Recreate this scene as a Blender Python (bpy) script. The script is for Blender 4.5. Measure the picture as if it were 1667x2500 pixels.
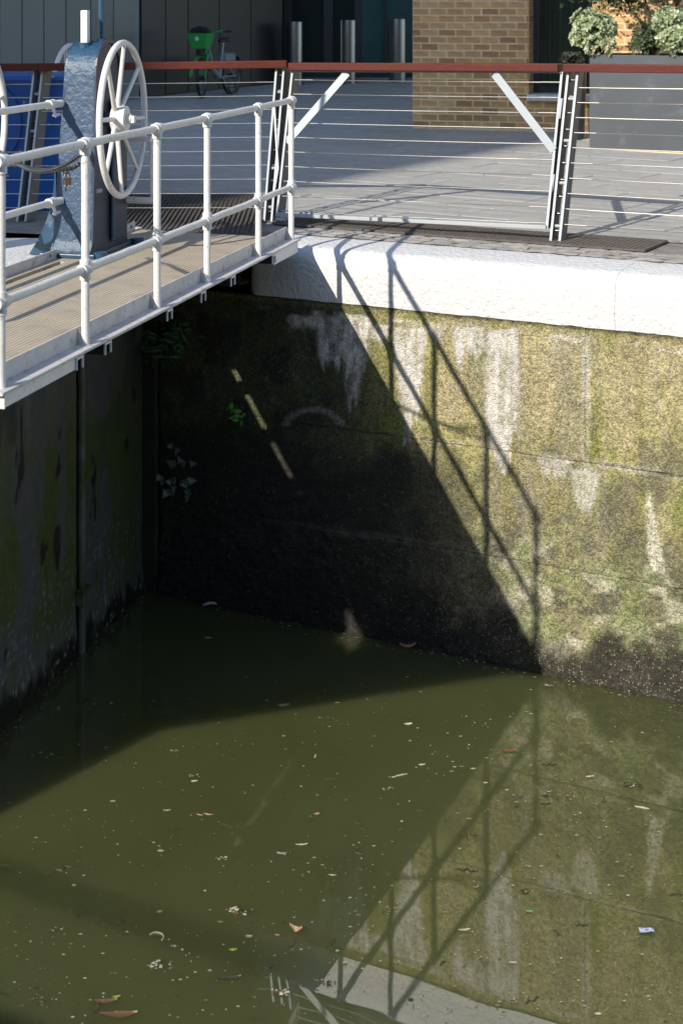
import bpy, bmesh, math, random
import numpy as np
from mathutils import Vector, Matrix

random.seed(7)
rng = np.random.default_rng(7)
scn = bpy.context.scene
COL = scn.collection
for _o in list(bpy.data.objects):
    bpy.data.objects.remove(_o)

# ------------------------------------------------------------------ camera
F, CX, YH = 4000.0, 833.5, 10.0          # focal length and horizon in pixels of a 1667 x 2500 frame
HC = 4.84                                # eye height above the water
cam_d = bpy.data.cameras.new('camera')
cam = bpy.data.objects.new('camera', cam_d)
COL.objects.link(cam)
cam.location = (0, 0, HC)
cam.rotation_euler = (math.radians(90), 0, 0)
cam_d.sensor_fit = 'VERTICAL'
cam_d.sensor_height = 36
cam_d.lens = F * 36 / 2500
cam_d.shift_y = -(1250 - YH) / 2500
cam_d.clip_end = 1500
cam_d.dof.use_dof = True
cam_d.dof.focus_distance = 11.5
cam_d.dof.aperture_fstop = 3.4
scn.camera = cam

# ------------------------------------------------------------------ sky, sun, exposure
SUN_AZ = math.radians(36.4)              # heading the light travels towards, from +Y towards +X
SUN_EL = math.radians(30.1)
sdir = Vector((math.sin(SUN_AZ) * math.cos(SUN_EL), math.cos(SUN_AZ) * math.cos(SUN_EL), -math.sin(SUN_EL)))
world = bpy.data.worlds.new('World')
scn.world = world
world.use_nodes = True
nt = world.node_tree
nt.nodes.clear()
sky = nt.nodes.new('ShaderNodeTexSky')
sky.sky_type = 'NISHITA'
sky.sun_disc = False
sky.sun_elevation = SUN_EL
sky.sun_rotation = math.atan2(-sdir.x, -sdir.y)
sky.air_density = 1.0
sky.dust_density = 0.3
sky.ozone_density = 1.2
bg = nt.nodes.new('ShaderNodeBackground')
bg.inputs['Strength'].default_value = 0.15
wo = nt.nodes.new('ShaderNodeOutputWorld')
nt.links.new(sky.outputs[0], bg.inputs[0])
nt.links.new(bg.outputs[0], wo.inputs[0])
sun_d = bpy.data.lights.new('sun', 'SUN')
sun_d.energy = 3.7
sun_d.angle = math.radians(0.55)
sun_d.color = (1.0, 0.93, 0.82)
sun = bpy.data.objects.new('sun', sun_d)
COL.objects.link(sun)
sun.location = (-20, -25, 30)
sun.rotation_euler = sdir.to_track_quat('-Z', 'Y').to_euler()
scn.view_settings.view_transform = 'Standard'
scn.view_settings.look = 'None'
scn.view_settings.exposure = 0.64
scn.view_settings.gamma = 1.0
scn.view_settings.use_curve_mapping = False
scn.render.engine = 'CYCLES'
scn.cycles.use_denoising = True
scn.cycles.max_bounces = 8

# ------------------------------------------------------------------ where things stand
def pt(x, y, Y):
    """point at distance Y that the photo shows at pixel (x, y)"""
    return Vector(((x - CX) / F * Y, Y, HC - (y - YH) / F * Y))
def ptz(x, y, z):
    return pt(x, y, F * (HC - z) / (y - YH))
def gz(Y):                                # ground height: flat quay, then a gentle rise
    return 2.97 + 0.03 * (min(max(Y, 14.0), 34.0) - 14.0)
def ptg(x, y):                            # ground point under a pixel
    p = ptz(x, y, 2.97)
    if p.y > 14:
        p = pt(x, y, F * (HC - 2.97 + 0.42) / (y - YH + 0.03 * F))
    return p
D = 3.025                                 # top of the walkway
P1 = Vector((-1.607, 7.74, 0))
GD = Vector((0.2421, 0.9703, 0)); GN = Vector((-0.9703, 0.2421, 0))    # along the gate, and to its far side
def gp(a, b, h=0.0):
    return P1 + GD * a + GN * b + Vector((0, 0, D + h))
def ga(x, b=0.0):                         # a on the line b seen at pixel column x
    u = (x - CX) / F
    p = P1 + GN * b
    return (u * p.y - p.x) / (GD.x - u * GD.y)
W0 = Vector((-1.483, 13.375, 0)); WR = Vector((0.8797, -0.4755, 0)); WN = Vector((0.4755, 0.8797, 0))
def wp(s, q, z):                          # dock wall: s to the right, q inland
    return W0 + WR * s + WN * q + Vector((0, 0, z))
def ws(x, q=0.0):
    u = (x - CX) / F
    p = W0 + WN * q
    return (u * p.y - p.x) / (WR.x - u * WR.y)

# ------------------------------------------------------------------ mesh helpers
class MB:
    def __init__(s):
        s.v = []; s.f = []
    def add(s, vs, fs):
        n = len(s.v)
        s.v += [tuple(p) for p in vs]
        s.f += [tuple(i + n for i in f) for f in fs]
        return s
    def box8(s, p):
        return s.add(p, [(0, 3, 2, 1), (4, 5, 6, 7), (0, 1, 5, 4), (1, 2, 6, 5), (2, 3, 7, 6), (3, 0, 4, 7)])
    def box(s, o, ax, ay, az):
        """o = corner, ax ay az = edge vectors"""
        o = Vector(o); ax = Vector(ax); ay = Vector(ay); az = Vector(az)
        if ax.cross(ay).dot(az) < 0:
            ax, ay = ay, ax
        return s.box8([o, o + ax, o + ax + ay, o + ay, o + az, o + ax + az, o + ax + ay + az, o + ay + az])
    def cbox(s, c, sx, sy, sz, X=Vector((1, 0, 0)), Y=Vector((0, 1, 0)), Z=Vector((0, 0, 1))):
        c = Vector(c)
        return s.box(c - X * sx / 2 - Y * sy / 2 - Z * sz / 2, X * sx, Y * sy, Z * sz)
    def bar(s, p, q, w, h, side):
        """rectangular bar from p to q, w wide along side, h across"""
        p = Vector(p); q = Vector(q); d = (q - p).normalized()
        sd = (side - d * side.dot(d)).normalized(); up = d.cross(sd)
        return s.box(p - sd * w / 2 - up * h / 2, q - p, sd * w, up * h)
    def tube(s, pts, r, n=10, cap=True):
        pts = [Vector(p) for p in pts]
        rs = r if isinstance(r, (list, tuple)) else [r] * len(pts)
        vs = []; fs = []; ref = None
        for i, p in enumerate(pts):
            a = pts[max(i - 1, 0)]; b = pts[min(i + 1, len(pts) - 1)]
            t = (b - a).normalized()
            if ref is None:
                ref = Vector((0, 0, 1)) if abs(t.z) < .9 else Vector((1, 0, 0))
            e1 = (ref - t * ref.dot(t)).normalized(); e2 = t.cross(e1); ref = e1
            for k in range(n):
                th = 2 * math.pi * k / n
                vs.append(p + (e1 * math.cos(th) + e2 * math.sin(th)) * rs[i])
        for i in range(len(pts) - 1):
            for k in range(n):
                k2 = (k + 1) % n
                fs.append((i * n + k, i * n + k2, (i + 1) * n + k2, (i + 1) * n + k))
        if cap:
            fs.append(tuple(range(n - 1, -1, -1)))
            fs.append(tuple((len(pts) - 1) * n + k for k in range(n)))
        return s.add(vs, fs)
    def ball(s, c, r, n=12, m=8, sc=(1, 1, 1)):
        c = Vector(c); vs = []; fs = []
        for j in range(1, m):
            ph = math.pi * j / m
            for k in range(n):
                th = 2 * math.pi * k / n
                vs.append(c + Vector((math.sin(ph) * math.cos(th) * sc[0], math.sin(ph) * math.sin(th) * sc[1], math.cos(ph) * sc[2])) * r)
        t = len(vs); vs += [c + Vector((0, 0, r * sc[2])), c - Vector((0, 0, r * sc[2]))]
        for j in range(m - 2):
            for k in range(n):
                k2 = (k + 1) % n
                fs.append((j * n + k, (j + 1) * n + k, (j + 1) * n + k2, j * n + k2))
        for k in range(n):
            k2 = (k + 1) % n
            fs.append((t, k, k2)); fs.append((t + 1, (m - 2) * n + k2, (m - 2) * n + k))
        return s.add(vs, fs)
    def torus(s, c, e1, e2, R, r, n=40, m=10):
        c = Vector(c); e1 = e1.normalized(); e2 = e2.normalized(); e3 = e1.cross(e2); vs = []; fs = []
        for i in range(n):
            th = 2 * math.pi * i / n; d = e1 * math.cos(th) + e2 * math.sin(th)
            for k in range(m):
                ph = 2 * math.pi * k / m
                vs.append(c + d * (R + r * math.cos(ph)) + e3 * r * math.sin(ph))
        for i in range(n):
            for k in range(m):
                i2 = (i + 1) % n; k2 = (k + 1) % m
                fs.append((i * m + k, i2 * m + k, i2 * m + k2, i * m + k2))
        return s.add(vs, fs)
    def prism(s, poly, ext):
        """polygon (list of 3D points) pushed along ext"""
        n = len(poly); poly = [Vector(p) for p in poly]; ext = Vector(ext)
        vs = poly + [p + ext for p in poly]
        fs = [tuple(range(n - 1, -1, -1)), tuple(range(n, 2 * n))]
        fs += [(i, (i + 1) % n, n + (i + 1) % n, n + i) for i in range(n)]
        return s.add(vs, fs)
    def build(s, name, mat, parent=None, smooth=None, bevel=0, loc=None, fix=True):
        me = bpy.data.meshes.new(name)
        o = bpy.data.objects.new(name, me)
        base = Vector((0, 0, 0))
        if parent is not None:
            p = parent
            while p is not None:
                base += p.location; p = p.parent
        if loc is not None:
            loc = Vector(loc)
            o.location = loc - base; base = loc
        me.from_pydata([tuple(Vector(v) - base) for v in s.v], [], s.f)
        if fix:
            bm = bmesh.new(); bm.from_mesh(me)
            bmesh.ops.recalc_face_normals(bm, faces=bm.faces)
            bm.to_mesh(me); bm.free()
        if mat:
            me.materials.append(mat)
        if smooth is not None:
            me.polygons.foreach_set('use_smooth', [True] * len(me.polygons))
            me.set_sharp_from_angle(angle=math.radians(smooth))
        if bevel:
            md = o.modifiers.new('bevel', 'BEVEL'); md.width = bevel; md.segments = 2; md.limit_method = 'ANGLE'
            md.angle_limit = math.radians(35)
        if parent is not None:
            o.parent = parent
        COL.objects.link(o)
        return o

def thing(name, label, cat, loc=(0, 0, 0), group=None):
    o = bpy.data.objects.new(name, None)
    o.empty_display_size = .2
    o.location = loc
    COL.objects.link(o)
    o['label'] = label; o['category'] = cat
    if group:
        o['group'] = group
    return o
def tag(o, label, cat, group=None):
    o['label'] = label; o['category'] = cat
    if group:
        o['group'] = group
    return o
def kind(o, k):
    o['kind'] = k
    return o
def inst(src, name, parent, loc, rot=None, scale=None):
    o = src.copy(); o.name = name
    o.parent = parent
    o.location = loc
    if rot is not None: o.rotation_euler = rot
    if scale is not None: o.scale = scale
    COL.objects.link(o)
    return o
def copy_tree(o, parent=None):
    c = o.copy(); COL.objects.link(c); c.parent = parent
    for ch in list(o.children):
        copy_tree(ch, c)
    return c

# ------------------------------------------------------------------ noise on arrays
def vnoise(x, y, seed):
    r = np.random.default_rng(seed); T = r.random((256, 256))
    xi = np.floor(x).astype(int); yi = np.floor(y).astype(int)
    fx = x - xi; fy = y - yi
    fx = fx * fx * (3 - 2 * fx); fy = fy * fy * (3 - 2 * fy)
    a = T[xi % 256, yi % 256]; b = T[(xi + 1) % 256, yi % 256]
    c = T[xi % 256, (yi + 1) % 256]; d = T[(xi + 1) % 256, (yi + 1) % 256]
    return (a * (1 - fx) + b * fx) * (1 - fy) + (c * (1 - fx) + d * fx) * fy
def fbm(x, y, seed, oct=5, gain=.5):
    t = 0; a = 1; n = 0
    for i in range(oct):
        t = t + a * vnoise(x * 2 ** i + 17.3 * i, y * 2 ** i + 9.1 * i, seed + i); n += a; a *= gain
    return t / n
def sst(a, b, x):
    t = np.clip((x - a) / (b - a), 0, 1)
    return t * t * (3 - 2 * t)
def mixc(c, col, m):
    return c * (1 - m[..., None]) + np.asarray(col) * m[..., None]

# ------------------------------------------------------------------ materials
def mat(name, col=(.5, .5, .5), rough=.6, metal=0., var=.0, vscale=6., bump=0., bscale=40., dirt=None, dirt_amt=.0, dscale=5.,
        rand=0., spec=.5, attr=None, stretch=None, bdist=.01, bdetail=4., coat=0.):
    m = bpy.data.materials.new(name); m.use_nodes = True
    t = m.node_tree; N = t.nodes; L = t.links
    b = N['Principled BSDF']
    b.inputs['Roughness'].default_value = rough; b.inputs['Metallic'].default_value = metal
    b.inputs['Specular IOR Level'].default_value = spec
    b.inputs['Coat Weight'].default_value = coat
    tc = N.new('ShaderNodeTexCoord'); vec = tc.outputs['Object']
    if stretch:
        mp = N.new('ShaderNodeMapping'); mp.inputs['Scale'].default_value = stretch
        L.new(vec, mp.inputs[0]); vec = mp.outputs[0]
    if attr:
        an = N.new('ShaderNodeAttribute'); an.attribute_name = attr; c = an.outputs['Color']
    else:
        rgb = N.new('ShaderNodeRGB'); rgb.outputs[0].default_value = (*col, 1); c = rgb.outputs[0]
    def noise(scale, detail=4., rg=.6):
        n = N.new('ShaderNodeTexNoise'); n.inputs['Scale'].default_value = scale; n.inputs['Detail'].default_value = detail
        n.inputs['Roughness'].default_value = rg; L.new(vec, n.inputs['Vector']); return n.outputs['Fac']
    def scale_col(c, fac, lo, hi):
        r = N.new('ShaderNodeMapRange'); r.inputs['From Min'].default_value = .25; r.inputs['From Max'].default_value = .75
        r.inputs['To Min'].default_value = lo; r.inputs['To Max'].default_value = hi; L.new(fac, r.inputs['Value'])
        x = N.new('ShaderNodeVectorMath'); x.operation = 'SCALE'; L.new(c, x.inputs[0]); L.new(r.outputs[0], x.inputs['Scale'])
        return x.outputs[0]
    if var:
        c = scale_col(c, noise(vscale), 1 - var, 1 + var)
    if rand:
        oi = N.new('ShaderNodeObjectInfo')
        r = N.new('ShaderNodeMapRange'); r.inputs['To Min'].default_value = 1 - rand; r.inputs['To Max'].default_value = 1 + rand
        L.new(oi.outputs['Random'], r.inputs['Value'])
        x = N.new('ShaderNodeVectorMath'); x.operation = 'SCALE'; L.new(c, x.inputs[0]); L.new(r.outputs[0], x.inputs['Scale'])
        c = x.outputs[0]
    if dirt:
        r = N.new('ShaderNodeMapRange'); r.inputs['From Min'].default_value = .62 - dirt_amt * .4; r.inputs['From Max'].default_value = .72 - dirt_amt * .25
        L.new(noise(dscale, 8., .7), r.inputs['Value'])
        mx = N.new('ShaderNodeMix'); mx.data_type = 'RGBA'
        L.new(r.outputs[0], mx.inputs['Factor']); L.new(c, mx.inputs['A']); mx.inputs['B'].default_value = (*dirt, 1)
        c = mx.outputs['Result']
    L.new(c, b.inputs['Base Color'])
    if bump:
        bn = N.new('ShaderNodeBump'); bn.inputs['Strength'].default_value = bump; bn.inputs['Distance'].default_value = bdist
        L.new(noise(bscale, bdetail), bn.inputs['Height']); L.new(bn.outputs[0], b.inputs['Normal'])
    return m

M = {}
M['white'] = mat('white_paint', (.71, .69, .66), .42, var=.06, vscale=8, bump=.25, bscale=60, dirt=(.34, .29, .24), dirt_amt=.08, dscale=24)
M['white_dirty'] = mat('dirty_white_paint', (.54, .52, .51), .55, var=.12, vscale=7, bump=.35, bscale=45, dirt=(.27, .25, .23), dirt_amt=.2, dscale=13)
M['coping'] = mat('white_masonry_paint', (.64, .635, .62), .6, var=.03, vscale=5, bump=.75, bscale=26, bdist=.026, bdetail=3, dirt=(.42, .40, .34), dirt_amt=.06, dscale=26)
M['steel_lt'] = mat('pale_grey_paint', (.38, .405, .42), .45, var=.05, bump=.1, bscale=60)
M['steel_gr'] = mat('grey_paint', (.20, .22, .235), .45, var=.06, bump=.1, bscale=60)
M['plate'] = mat('shade_dark_plate', (.10, .11, .115), .5, var=.15, vscale=6)  # post sides darkened in colour to look unlit
M['wire'] = mat('steel_wire', (.52, .49, .44), .35, .8)
M['stainless'] = mat('brushed_steel', (.27, .28, .29), .28, 1., var=.12, vscale=2.2, stretch=(30, 30, .4))
M['timber'] = mat('red_varnished_timber', (.095, .016, .009), .5, var=.35, vscale=5, stretch=(2, 2, 30), bump=.15, bscale=12, spec=.3)
M['blue'] = mat('blue_gloss_paint', (.020, .066, .12), .35, var=.2, vscale=9, bump=.2, bscale=30, dirt=(.12, .17, .24), dirt_amt=.12, dscale=7)
M['blue_front'] = mat('hammered_blue_paint', (.115, .15, .22), .36, var=.3, vscale=9, bump=1., bscale=24, bdist=.018, bdetail=5, dirt=(.20, .235, .30), dirt_amt=.4, dscale=14)
M['blue_dark'] = mat('dark_blue_paint', (.03, .045, .075), .4, var=.2, vscale=6, bump=.1, bscale=30)
M['blue_box'] = mat('cabinet_blue_paint', (.012, .095, .34), .35, var=.15, vscale=2, bump=.05)
M['rust'] = mat('rusty_iron', (.13, .06, .035), .8, var=.4, vscale=20, bump=.4)
M['chain'] = mat('galvanised_chain', (.12, .12, .12), .4, .8, var=.3, vscale=50)
M['brass'] = mat('brass_padlock', (.13, .085, .05), .45, .7, var=.2)
M['black'] = mat('rubber_and_shade_black', (.012, .012, .013), .6)
M['grating_dark'] = mat('dark_metal_grating', (.085, .074, .066), .65, var=.3, vscale=12, bump=.2)
M['tray'] = mat('grating_tray', (.055, .048, .043), .8, var=.2)
M['dark_ground'] = mat('dark_bedding', (.035, .032, .03), .9, var=.3, vscale=10)
M['slab'] = mat('grey_paving_stone', (.355, .345, .32), .75, var=.16, vscale=3.5, bump=.3, bscale=30, rand=.05, dirt=(.28, .272, .255), dirt_amt=.15, dscale=9)
M['sett'] = mat('rough_stone_sett', (.36, .33, .295), .85, var=.22, vscale=9, bump=.8, bscale=30, bdist=.012, rand=.12, dirt=(.20, .19, .13), dirt_amt=.22, dscale=8)
M['ground'] = mat('bedding_grit', (.22, .205, .185), .9, var=.3, vscale=8, bump=.5, bscale=60)
M['mortar'] = mat('pale_mortar', (.70, .53, .31), .9, var=.15, vscale=12, bump=.3)
M['panel_a'] = mat('reflection_paled_cladding', (.15, .158, .15), .38, var=.1, vscale=1.2, rand=.06)  # same facade as the charcoal panels, paled for a glossy reflection
M['panel_b'] = mat('charcoal_cladding', (.024, .022, .019), .42, var=.1, vscale=1.2, rand=.08)
M['glass_t'] = mat('teal_glass', (.035, .105, .11), .2, var=.25, vscale=.7, spec=.25)
M['glass_d'] = mat('dark_teal_glass', (.012, .026, .027), .2, var=.25, vscale=.7, spec=.25)
M['glass_g'] = mat('dark_green_glass', (.018, .034, .022), .2, spec=.25, var=.5, vscale=3, stretch=(9, 9, .3))
M['frame'] = mat('dark_window_frame', (.03, .034, .037), .45)
M['sill'] = mat('white_stone_sill', (.6, .59, .56), .7, var=.12, vscale=9, bump=.2, dirt=(.3, .28, .22), dirt_amt=.2)
M['planter'] = mat('slate_grey_planter', (.062, .071, .078), .5, var=.12, vscale=2, dirt=(.10, .11, .115), dirt_amt=.1, dscale=4)
M['soil'] = mat('soil', (.03, .022, .015), .95, bump=.5)
M['green'] = mat('bright_green_plastic', (.025, .35, .06), .45, var=.1)
M['bike_grey'] = mat('pale_grey_bike_paint', (.24, .26, .275), .4)
M['bag'] = mat('dark_fabric', (.012, .014, .02), .9, bump=.6, bscale=30)
M['bark'] = mat('bark', (.05, .038, .028), .9, var=.3, bump=.7, bscale=20)
M['conc_dark'] = mat('dark_wet_concrete', (.03, .028, .02), .8, var=.5, vscale=5, bump=.8, bscale=30, dirt=(.03, .045, .015), dirt_amt=.4, dscale=3)
M['brick_plain'] = mat('plain_brick', (.22, .15, .10), .9, var=.2)
M['bld'] = mat('pale_render', (.4, .38, .35), .8, var=.1)
M['stalk'] = mat('pale_dead_stalk', (.4, .35, .2), .8)

def attr_leaf(name, rough=.5, trans=.25):
    m = mat(name, attr='col', rough=rough, var=.15, vscale=30)
    return m
M['leaf'] = attr_leaf('leaf_surface')

# brick: body colour picked per brick
def brick_mat():
    m = mat('stock_brick', (.3, .2, .11), .85, var=.22, vscale=14, bump=.5, bscale=60)
    t = m.node_tree; N = t.nodes; L = t.links
    rgb = [n for n in N if n.type == 'RGB'][0]
    oi = N.new('ShaderNodeObjectInfo'); cr = N.new('ShaderNodeValToRGB')
    cr.color_ramp.elements[0].color = (0.374, 0.195, 0.082, 1); cr.color_ramp.elements[1].color = (0.605, 0.351, 0.139, 1)
    for p, c in ((.08, (0.330, 0.171, 0.074, 1)), (.2, (0.462, 0.247, 0.098, 1)), (.45, (0.550, 0.309, 0.123, 1)), (.62, (0.473, 0.275, 0.123, 1)), (.8, (0.583, 0.347, 0.148, 1))):
        e = cr.color_ramp.elements.new(p); e.color = c
    L.new(oi.outputs['Random'], cr.inputs[0])
    for lk in list(rgb.outputs[0].links):
        L.new(cr.outputs[0], lk.to_socket)
    return m
M['brick'] = brick_mat()

# walkway grating: rows of small dark holes
def grate_mat():
    m = mat('buff_grating', (.47, .40, .30), .8, var=.15, vscale=4, dirt=(.33, .29, .23), dirt_amt=.22, dscale=3)
    t = m.node_tree; N = t.nodes; L = t.links; b = N['Principled BSDF']
    tc = [n for n in N if n.type == 'TEX_COORD'][0]
    rot = N.new('ShaderNodeVectorRotate'); rot.rotation_type = 'Z_AXIS'; rot.inputs['Angle'].default_value = math.atan2(GD.x, GD.y)
    L.new(tc.outputs['Object'], rot.inputs['Vector'])
    v = N.new('ShaderNodeTexVoronoi'); v.inputs['Scale'].default_value = 34; v.inputs['Randomness'].default_value = .0
    L.new(rot.outputs[0], v.inputs['Vector'])
    r = N.new('ShaderNodeMapRange'); r.inputs['From Min'].default_value = .22; r.inputs['From Max'].default_value = .34
    L.new(v.outputs['Distance'], r.inputs['Value'])
    src = b.inputs['Base Color'].links[0].from_socket
    mx = N.new('ShaderNodeMix'); mx.data_type = 'RGBA'; mx.inputs['A'].default_value = (.17, .14, .10, 1)
    L.new(r.outputs[0], mx.inputs['Factor']); L.new(src, mx.inputs['B']); L.new(mx.outputs['Result'], b.inputs['Base Color'])
    bn = N.new('ShaderNodeBump'); bn.inputs['Strength'].default_value = .6; bn.inputs['Distance'].default_value = .01
    L.new(r.outputs[0], bn.inputs['Height']); L.new(bn.outputs[0], b.inputs['Normal'])
    return m
M['grate'] = grate_mat()

# old exposed-aggregate concrete: stain colours come from the mesh, pebbles from cells
def wall_mat(name, agg=1.):
    m = mat(name, attr='col', rough=.85, var=.28, vscale=28)
    t = m.node_tree; N = t.nodes; L = t.links; b = N['Principled BSDF']
    tc = [n for n in N if n.type == 'TEX_COORD'][0]
    v = N.new('ShaderNodeTexVoronoi'); v.inputs['Scale'].default_value = 78
    L.new(tc.outputs['Object'], v.inputs['Vector'])
    bw = N.new('ShaderNodeRGBToBW'); L.new(v.outputs['Color'], bw.inputs[0])
    r = N.new('ShaderNodeMapRange'); r.inputs['From Min'].default_value = .2; r.inputs['From Max'].default_value = .8
    r.inputs['To Min'].default_value = 1 - .36 * agg; r.inputs['To Max'].default_value = 1 + .40 * agg
    L.new(bw.outputs[0], r.inputs['Value'])
    an = [n for n in N if n.type == 'ATTRIBUTE'][0]
    lm = N.new('ShaderNodeMix'); lm.data_type = 'FLOAT'; lm.inputs[2].default_value = 1.
    L.new(an.outputs['Alpha'], lm.inputs[0]); L.new(r.outputs[0], lm.inputs[3])
    src = b.inputs['Base Color'].links[0].from_socket
    x = N.new('ShaderNodeVectorMath'); x.operation = 'SCALE'; L.new(src, x.inputs[0]); L.new(lm.outputs[0], x.inputs['Scale'])
    L.new(x.outputs[0], b.inputs['Base Color'])
    v2 = N.new('ShaderNodeTexVoronoi'); v2.inputs['Scale'].default_value = 70; L.new(tc.outputs['Object'], v2.inputs['Vector'])
    sx = N.new('ShaderNodeSeparateColor'); L.new(v2.outputs['Color'], sx.inputs[0])
    rr = N.new('ShaderNodeMapRange'); rr.inputs['From Min'].default_value = .05; rr.inputs['From Max'].default_value = .55; rr.inputs['To Min'].default_value = .12; rr.inputs['To Max'].default_value = .40
    L.new(sx.outputs[1], rr.inputs['Value'])
    lt = N.new('ShaderNodeMath'); lt.operation = 'LESS_THAN'; L.new(v2.outputs['Distance'], lt.inputs[0]); L.new(rr.outputs[0], lt.inputs[1])
    at2 = N.new('ShaderNodeAttribute'); at2.attribute_name = 'speck'
    lt2 = N.new('ShaderNodeMath'); lt2.operation = 'LESS_THAN'; L.new(sx.outputs[0], lt2.inputs[0]); L.new(at2.outputs['Fac'], lt2.inputs[1])
    mu = N.new('ShaderNodeMath'); mu.operation = 'MULTIPLY'; L.new(lt.outputs[0], mu.inputs[0]); L.new(lt2.outputs[0], mu.inputs[1])
    sc3 = N.new('ShaderNodeMath'); sc3.operation = 'MULTIPLY'; sc3.inputs[1].default_value = .5; L.new(mu.outputs[0], sc3.inputs[0])
    mxs = N.new('ShaderNodeMix'); mxs.data_type = 'RGBA'; mxs.inputs['B'].default_value = (.40, .35, .24, 1)
    L.new(sc3.outputs[0], mxs.inputs['Factor']); L.new(b.inputs['Base Color'].links[0].from_socket, mxs.inputs['A']); L.new(mxs.outputs['Result'], b.inputs['Base Color'])
    nz = N.new('ShaderNodeTexNoise'); nz.inputs['Scale'].default_value = 45; nz.inputs['Detail'].default_value = 6; nz.inputs['Roughness'].default_value = .7
    L.new(tc.outputs['Object'], nz.inputs['Vector'])
    ad = N.new('ShaderNodeMath'); ad.operation = 'SUBTRACT'; L.new(nz.outputs['Fac'], ad.inputs[0])
    m2 = N.new('ShaderNodeMath'); m2.operation = 'MULTIPLY'; m2.inputs[1].default_value = .6 * agg; L.new(v.outputs['Distance'], m2.inputs[0]); L.new(m2.outputs[0], ad.inputs[1])
    bn = N.new('ShaderNodeBump'); bn.inputs['Strength'].default_value = .85; bn.inputs['Distance'].default_value = .014 * agg + .004
    L.new(ad.outputs[0], bn.inputs['Height']); L.new(bn.outputs[0], b.inputs['Normal'])
    return m
M['wall'] = wall_mat('weathered_concrete')
M['gate'] = mat('stained_gate_paint', attr='col', rough=.55, var=.2, vscale=12, bump=.3, bscale=30, spec=.35)

def water_mat():
    m = bpy.data.materials.new('murky_water'); m.use_nodes = True
    t = m.node_tree; N = t.nodes; L = t.links; b = N['Principled BSDF']
    tc = N.new('ShaderNodeTexCoord')
    n1 = N.new('ShaderNodeTexNoise'); n1.inputs['Scale'].default_value = .8; n1.inputs['Detail'].default_value = 4
    L.new(tc.outputs['Object'], n1.inputs['Vector'])
    cr = N.new('ShaderNodeValToRGB')
    cr.color_ramp.elements[0].position = .3; cr.color_ramp.elements[0].color = (.064, .071, .025, 1)
    cr.color_ramp.elements[1].position = .7; cr.color_ramp.elements[1].color = (.075, .080, .031, 1)
    L.new(n1.outputs['Fac'], cr.inputs[0]); L.new(cr.outputs[0], b.inputs['Base Color'])
    b.inputs['Subsurface Weight'].default_value = 1.; b.inputs['Subsurface Radius'].default_value = (1., 1., .55); b.inputs['Subsurface Scale'].default_value = .35; b.subsurface_method = 'BURLEY'
    b.inputs['Roughness'].default_value = .012; b.inputs['IOR'].default_value = 2.0; b.inputs['Specular IOR Level'].default_value = .62
    n2 = N.new('ShaderNodeTexNoise'); n2.inputs['Scale'].default_value = 1.1; n2.inputs['Detail'].default_value = 2
    L.new(tc.outputs['Object'], n2.inputs['Vector'])
    bn = N.new('ShaderNodeBump'); bn.inputs['Strength'].default_value = .10; bn.inputs['Distance'].default_value = .02
    L.new(n2.outputs['Fac'], bn.inputs['Height']); L.new(bn.outputs[0], b.inputs['Normal'])
    return m
M['water'] = water_mat()

def set_float(me, name, v):
    a = me.attributes.new(name, 'FLOAT', 'POINT'); a.data.foreach_set('value', np.asarray(v, dtype=np.float32).ravel())
def set_col(me, cols, al=None):
    a = me.color_attributes.new('col', 'FLOAT_COLOR', 'POINT')
    c = np.ones((len(cols), 4), dtype=np.float32); c[:, :3] = np.clip(cols, .004, .9)
    if al is not None: c[:, 3] = al
    a.data.foreach_set('color', c.ravel())

def grid_obj(name, P, cols, m, parent, smooth=True, al=None):
    """P: (n, m, 3) array of points"""
    n, k = P.shape[:2]
    idx = np.arange(n * k).reshape(n, k)
    f = np.stack([idx[:-1, :-1], idx[1:, :-1], idx[1:, 1:], idx[:-1, 1:]], -1).reshape(-1, 4)
    base = Vector((0, 0, 0)); p = parent
    while p is not None:
        base += p.location; p = p.parent
    V = P.reshape(-1, 3) - np.array(base)
    me = bpy.data.meshes.new(name)
    me.vertices.add(len(V)); me.vertices.foreach_set('co', V.astype(np.float32).ravel())
    me.loops.add(f.size); me.loops.foreach_set('vertex_index', f.astype(np.int32).ravel())
    me.polygons.add(len(f)); me.polygons.foreach_set('loop_start', np.arange(0, f.size, 4, dtype=np.int32))
    me.update(calc_edges=True)
    if smooth:
        me.polygons.foreach_set('use_smooth', np.ones(len(f), dtype=bool))
    if cols is not None:
        set_col(me, cols.reshape(-1, 3), None if al is None else al.ravel())
    me.materials.append(m)
    o = bpy.data.objects.new(name, me); o.parent = parent; COL.objects.link(o)
    return o

def project(P):
    return CX + F * P[..., 0] / P[..., 1], YH + F * (HC - P[..., 2]) / P[..., 1]

# =================================================================== SETTING
WL = .035                                 # water level
# water
mb = MB().add([(-40, -20, WL), (60, -20, WL), (60, 40, WL), (-40, 40, WL)], [(0, 1, 2, 3)])
kind(mb.build('water', M['water']), 'structure')

# quay ground
front = [(-60, 13.2), (-.95, 13.2)] + [tuple(wp(.84, .45, 0))[:2], tuple(wp(48, .45, 0))[:2], (70, 14.0), (-60, 14.0)]
mb = MB()
mb.add([(x, y, 2.955) for x, y in front], [tuple(range(6))])
def strip(y0, z0, y1, z1):
    mb.add([(-120, y0, z0), (140, y0, z0), (140, y1, z1), (-120, y1, z1)], [(0, 1, 2, 3)])
strip(14.0, 2.955, 34.0, 3.555); strip(34.0, 3.555, 600, 3.555)
ground = kind(mb.build('ground', M['ground'], fix=False), 'structure')

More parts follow.
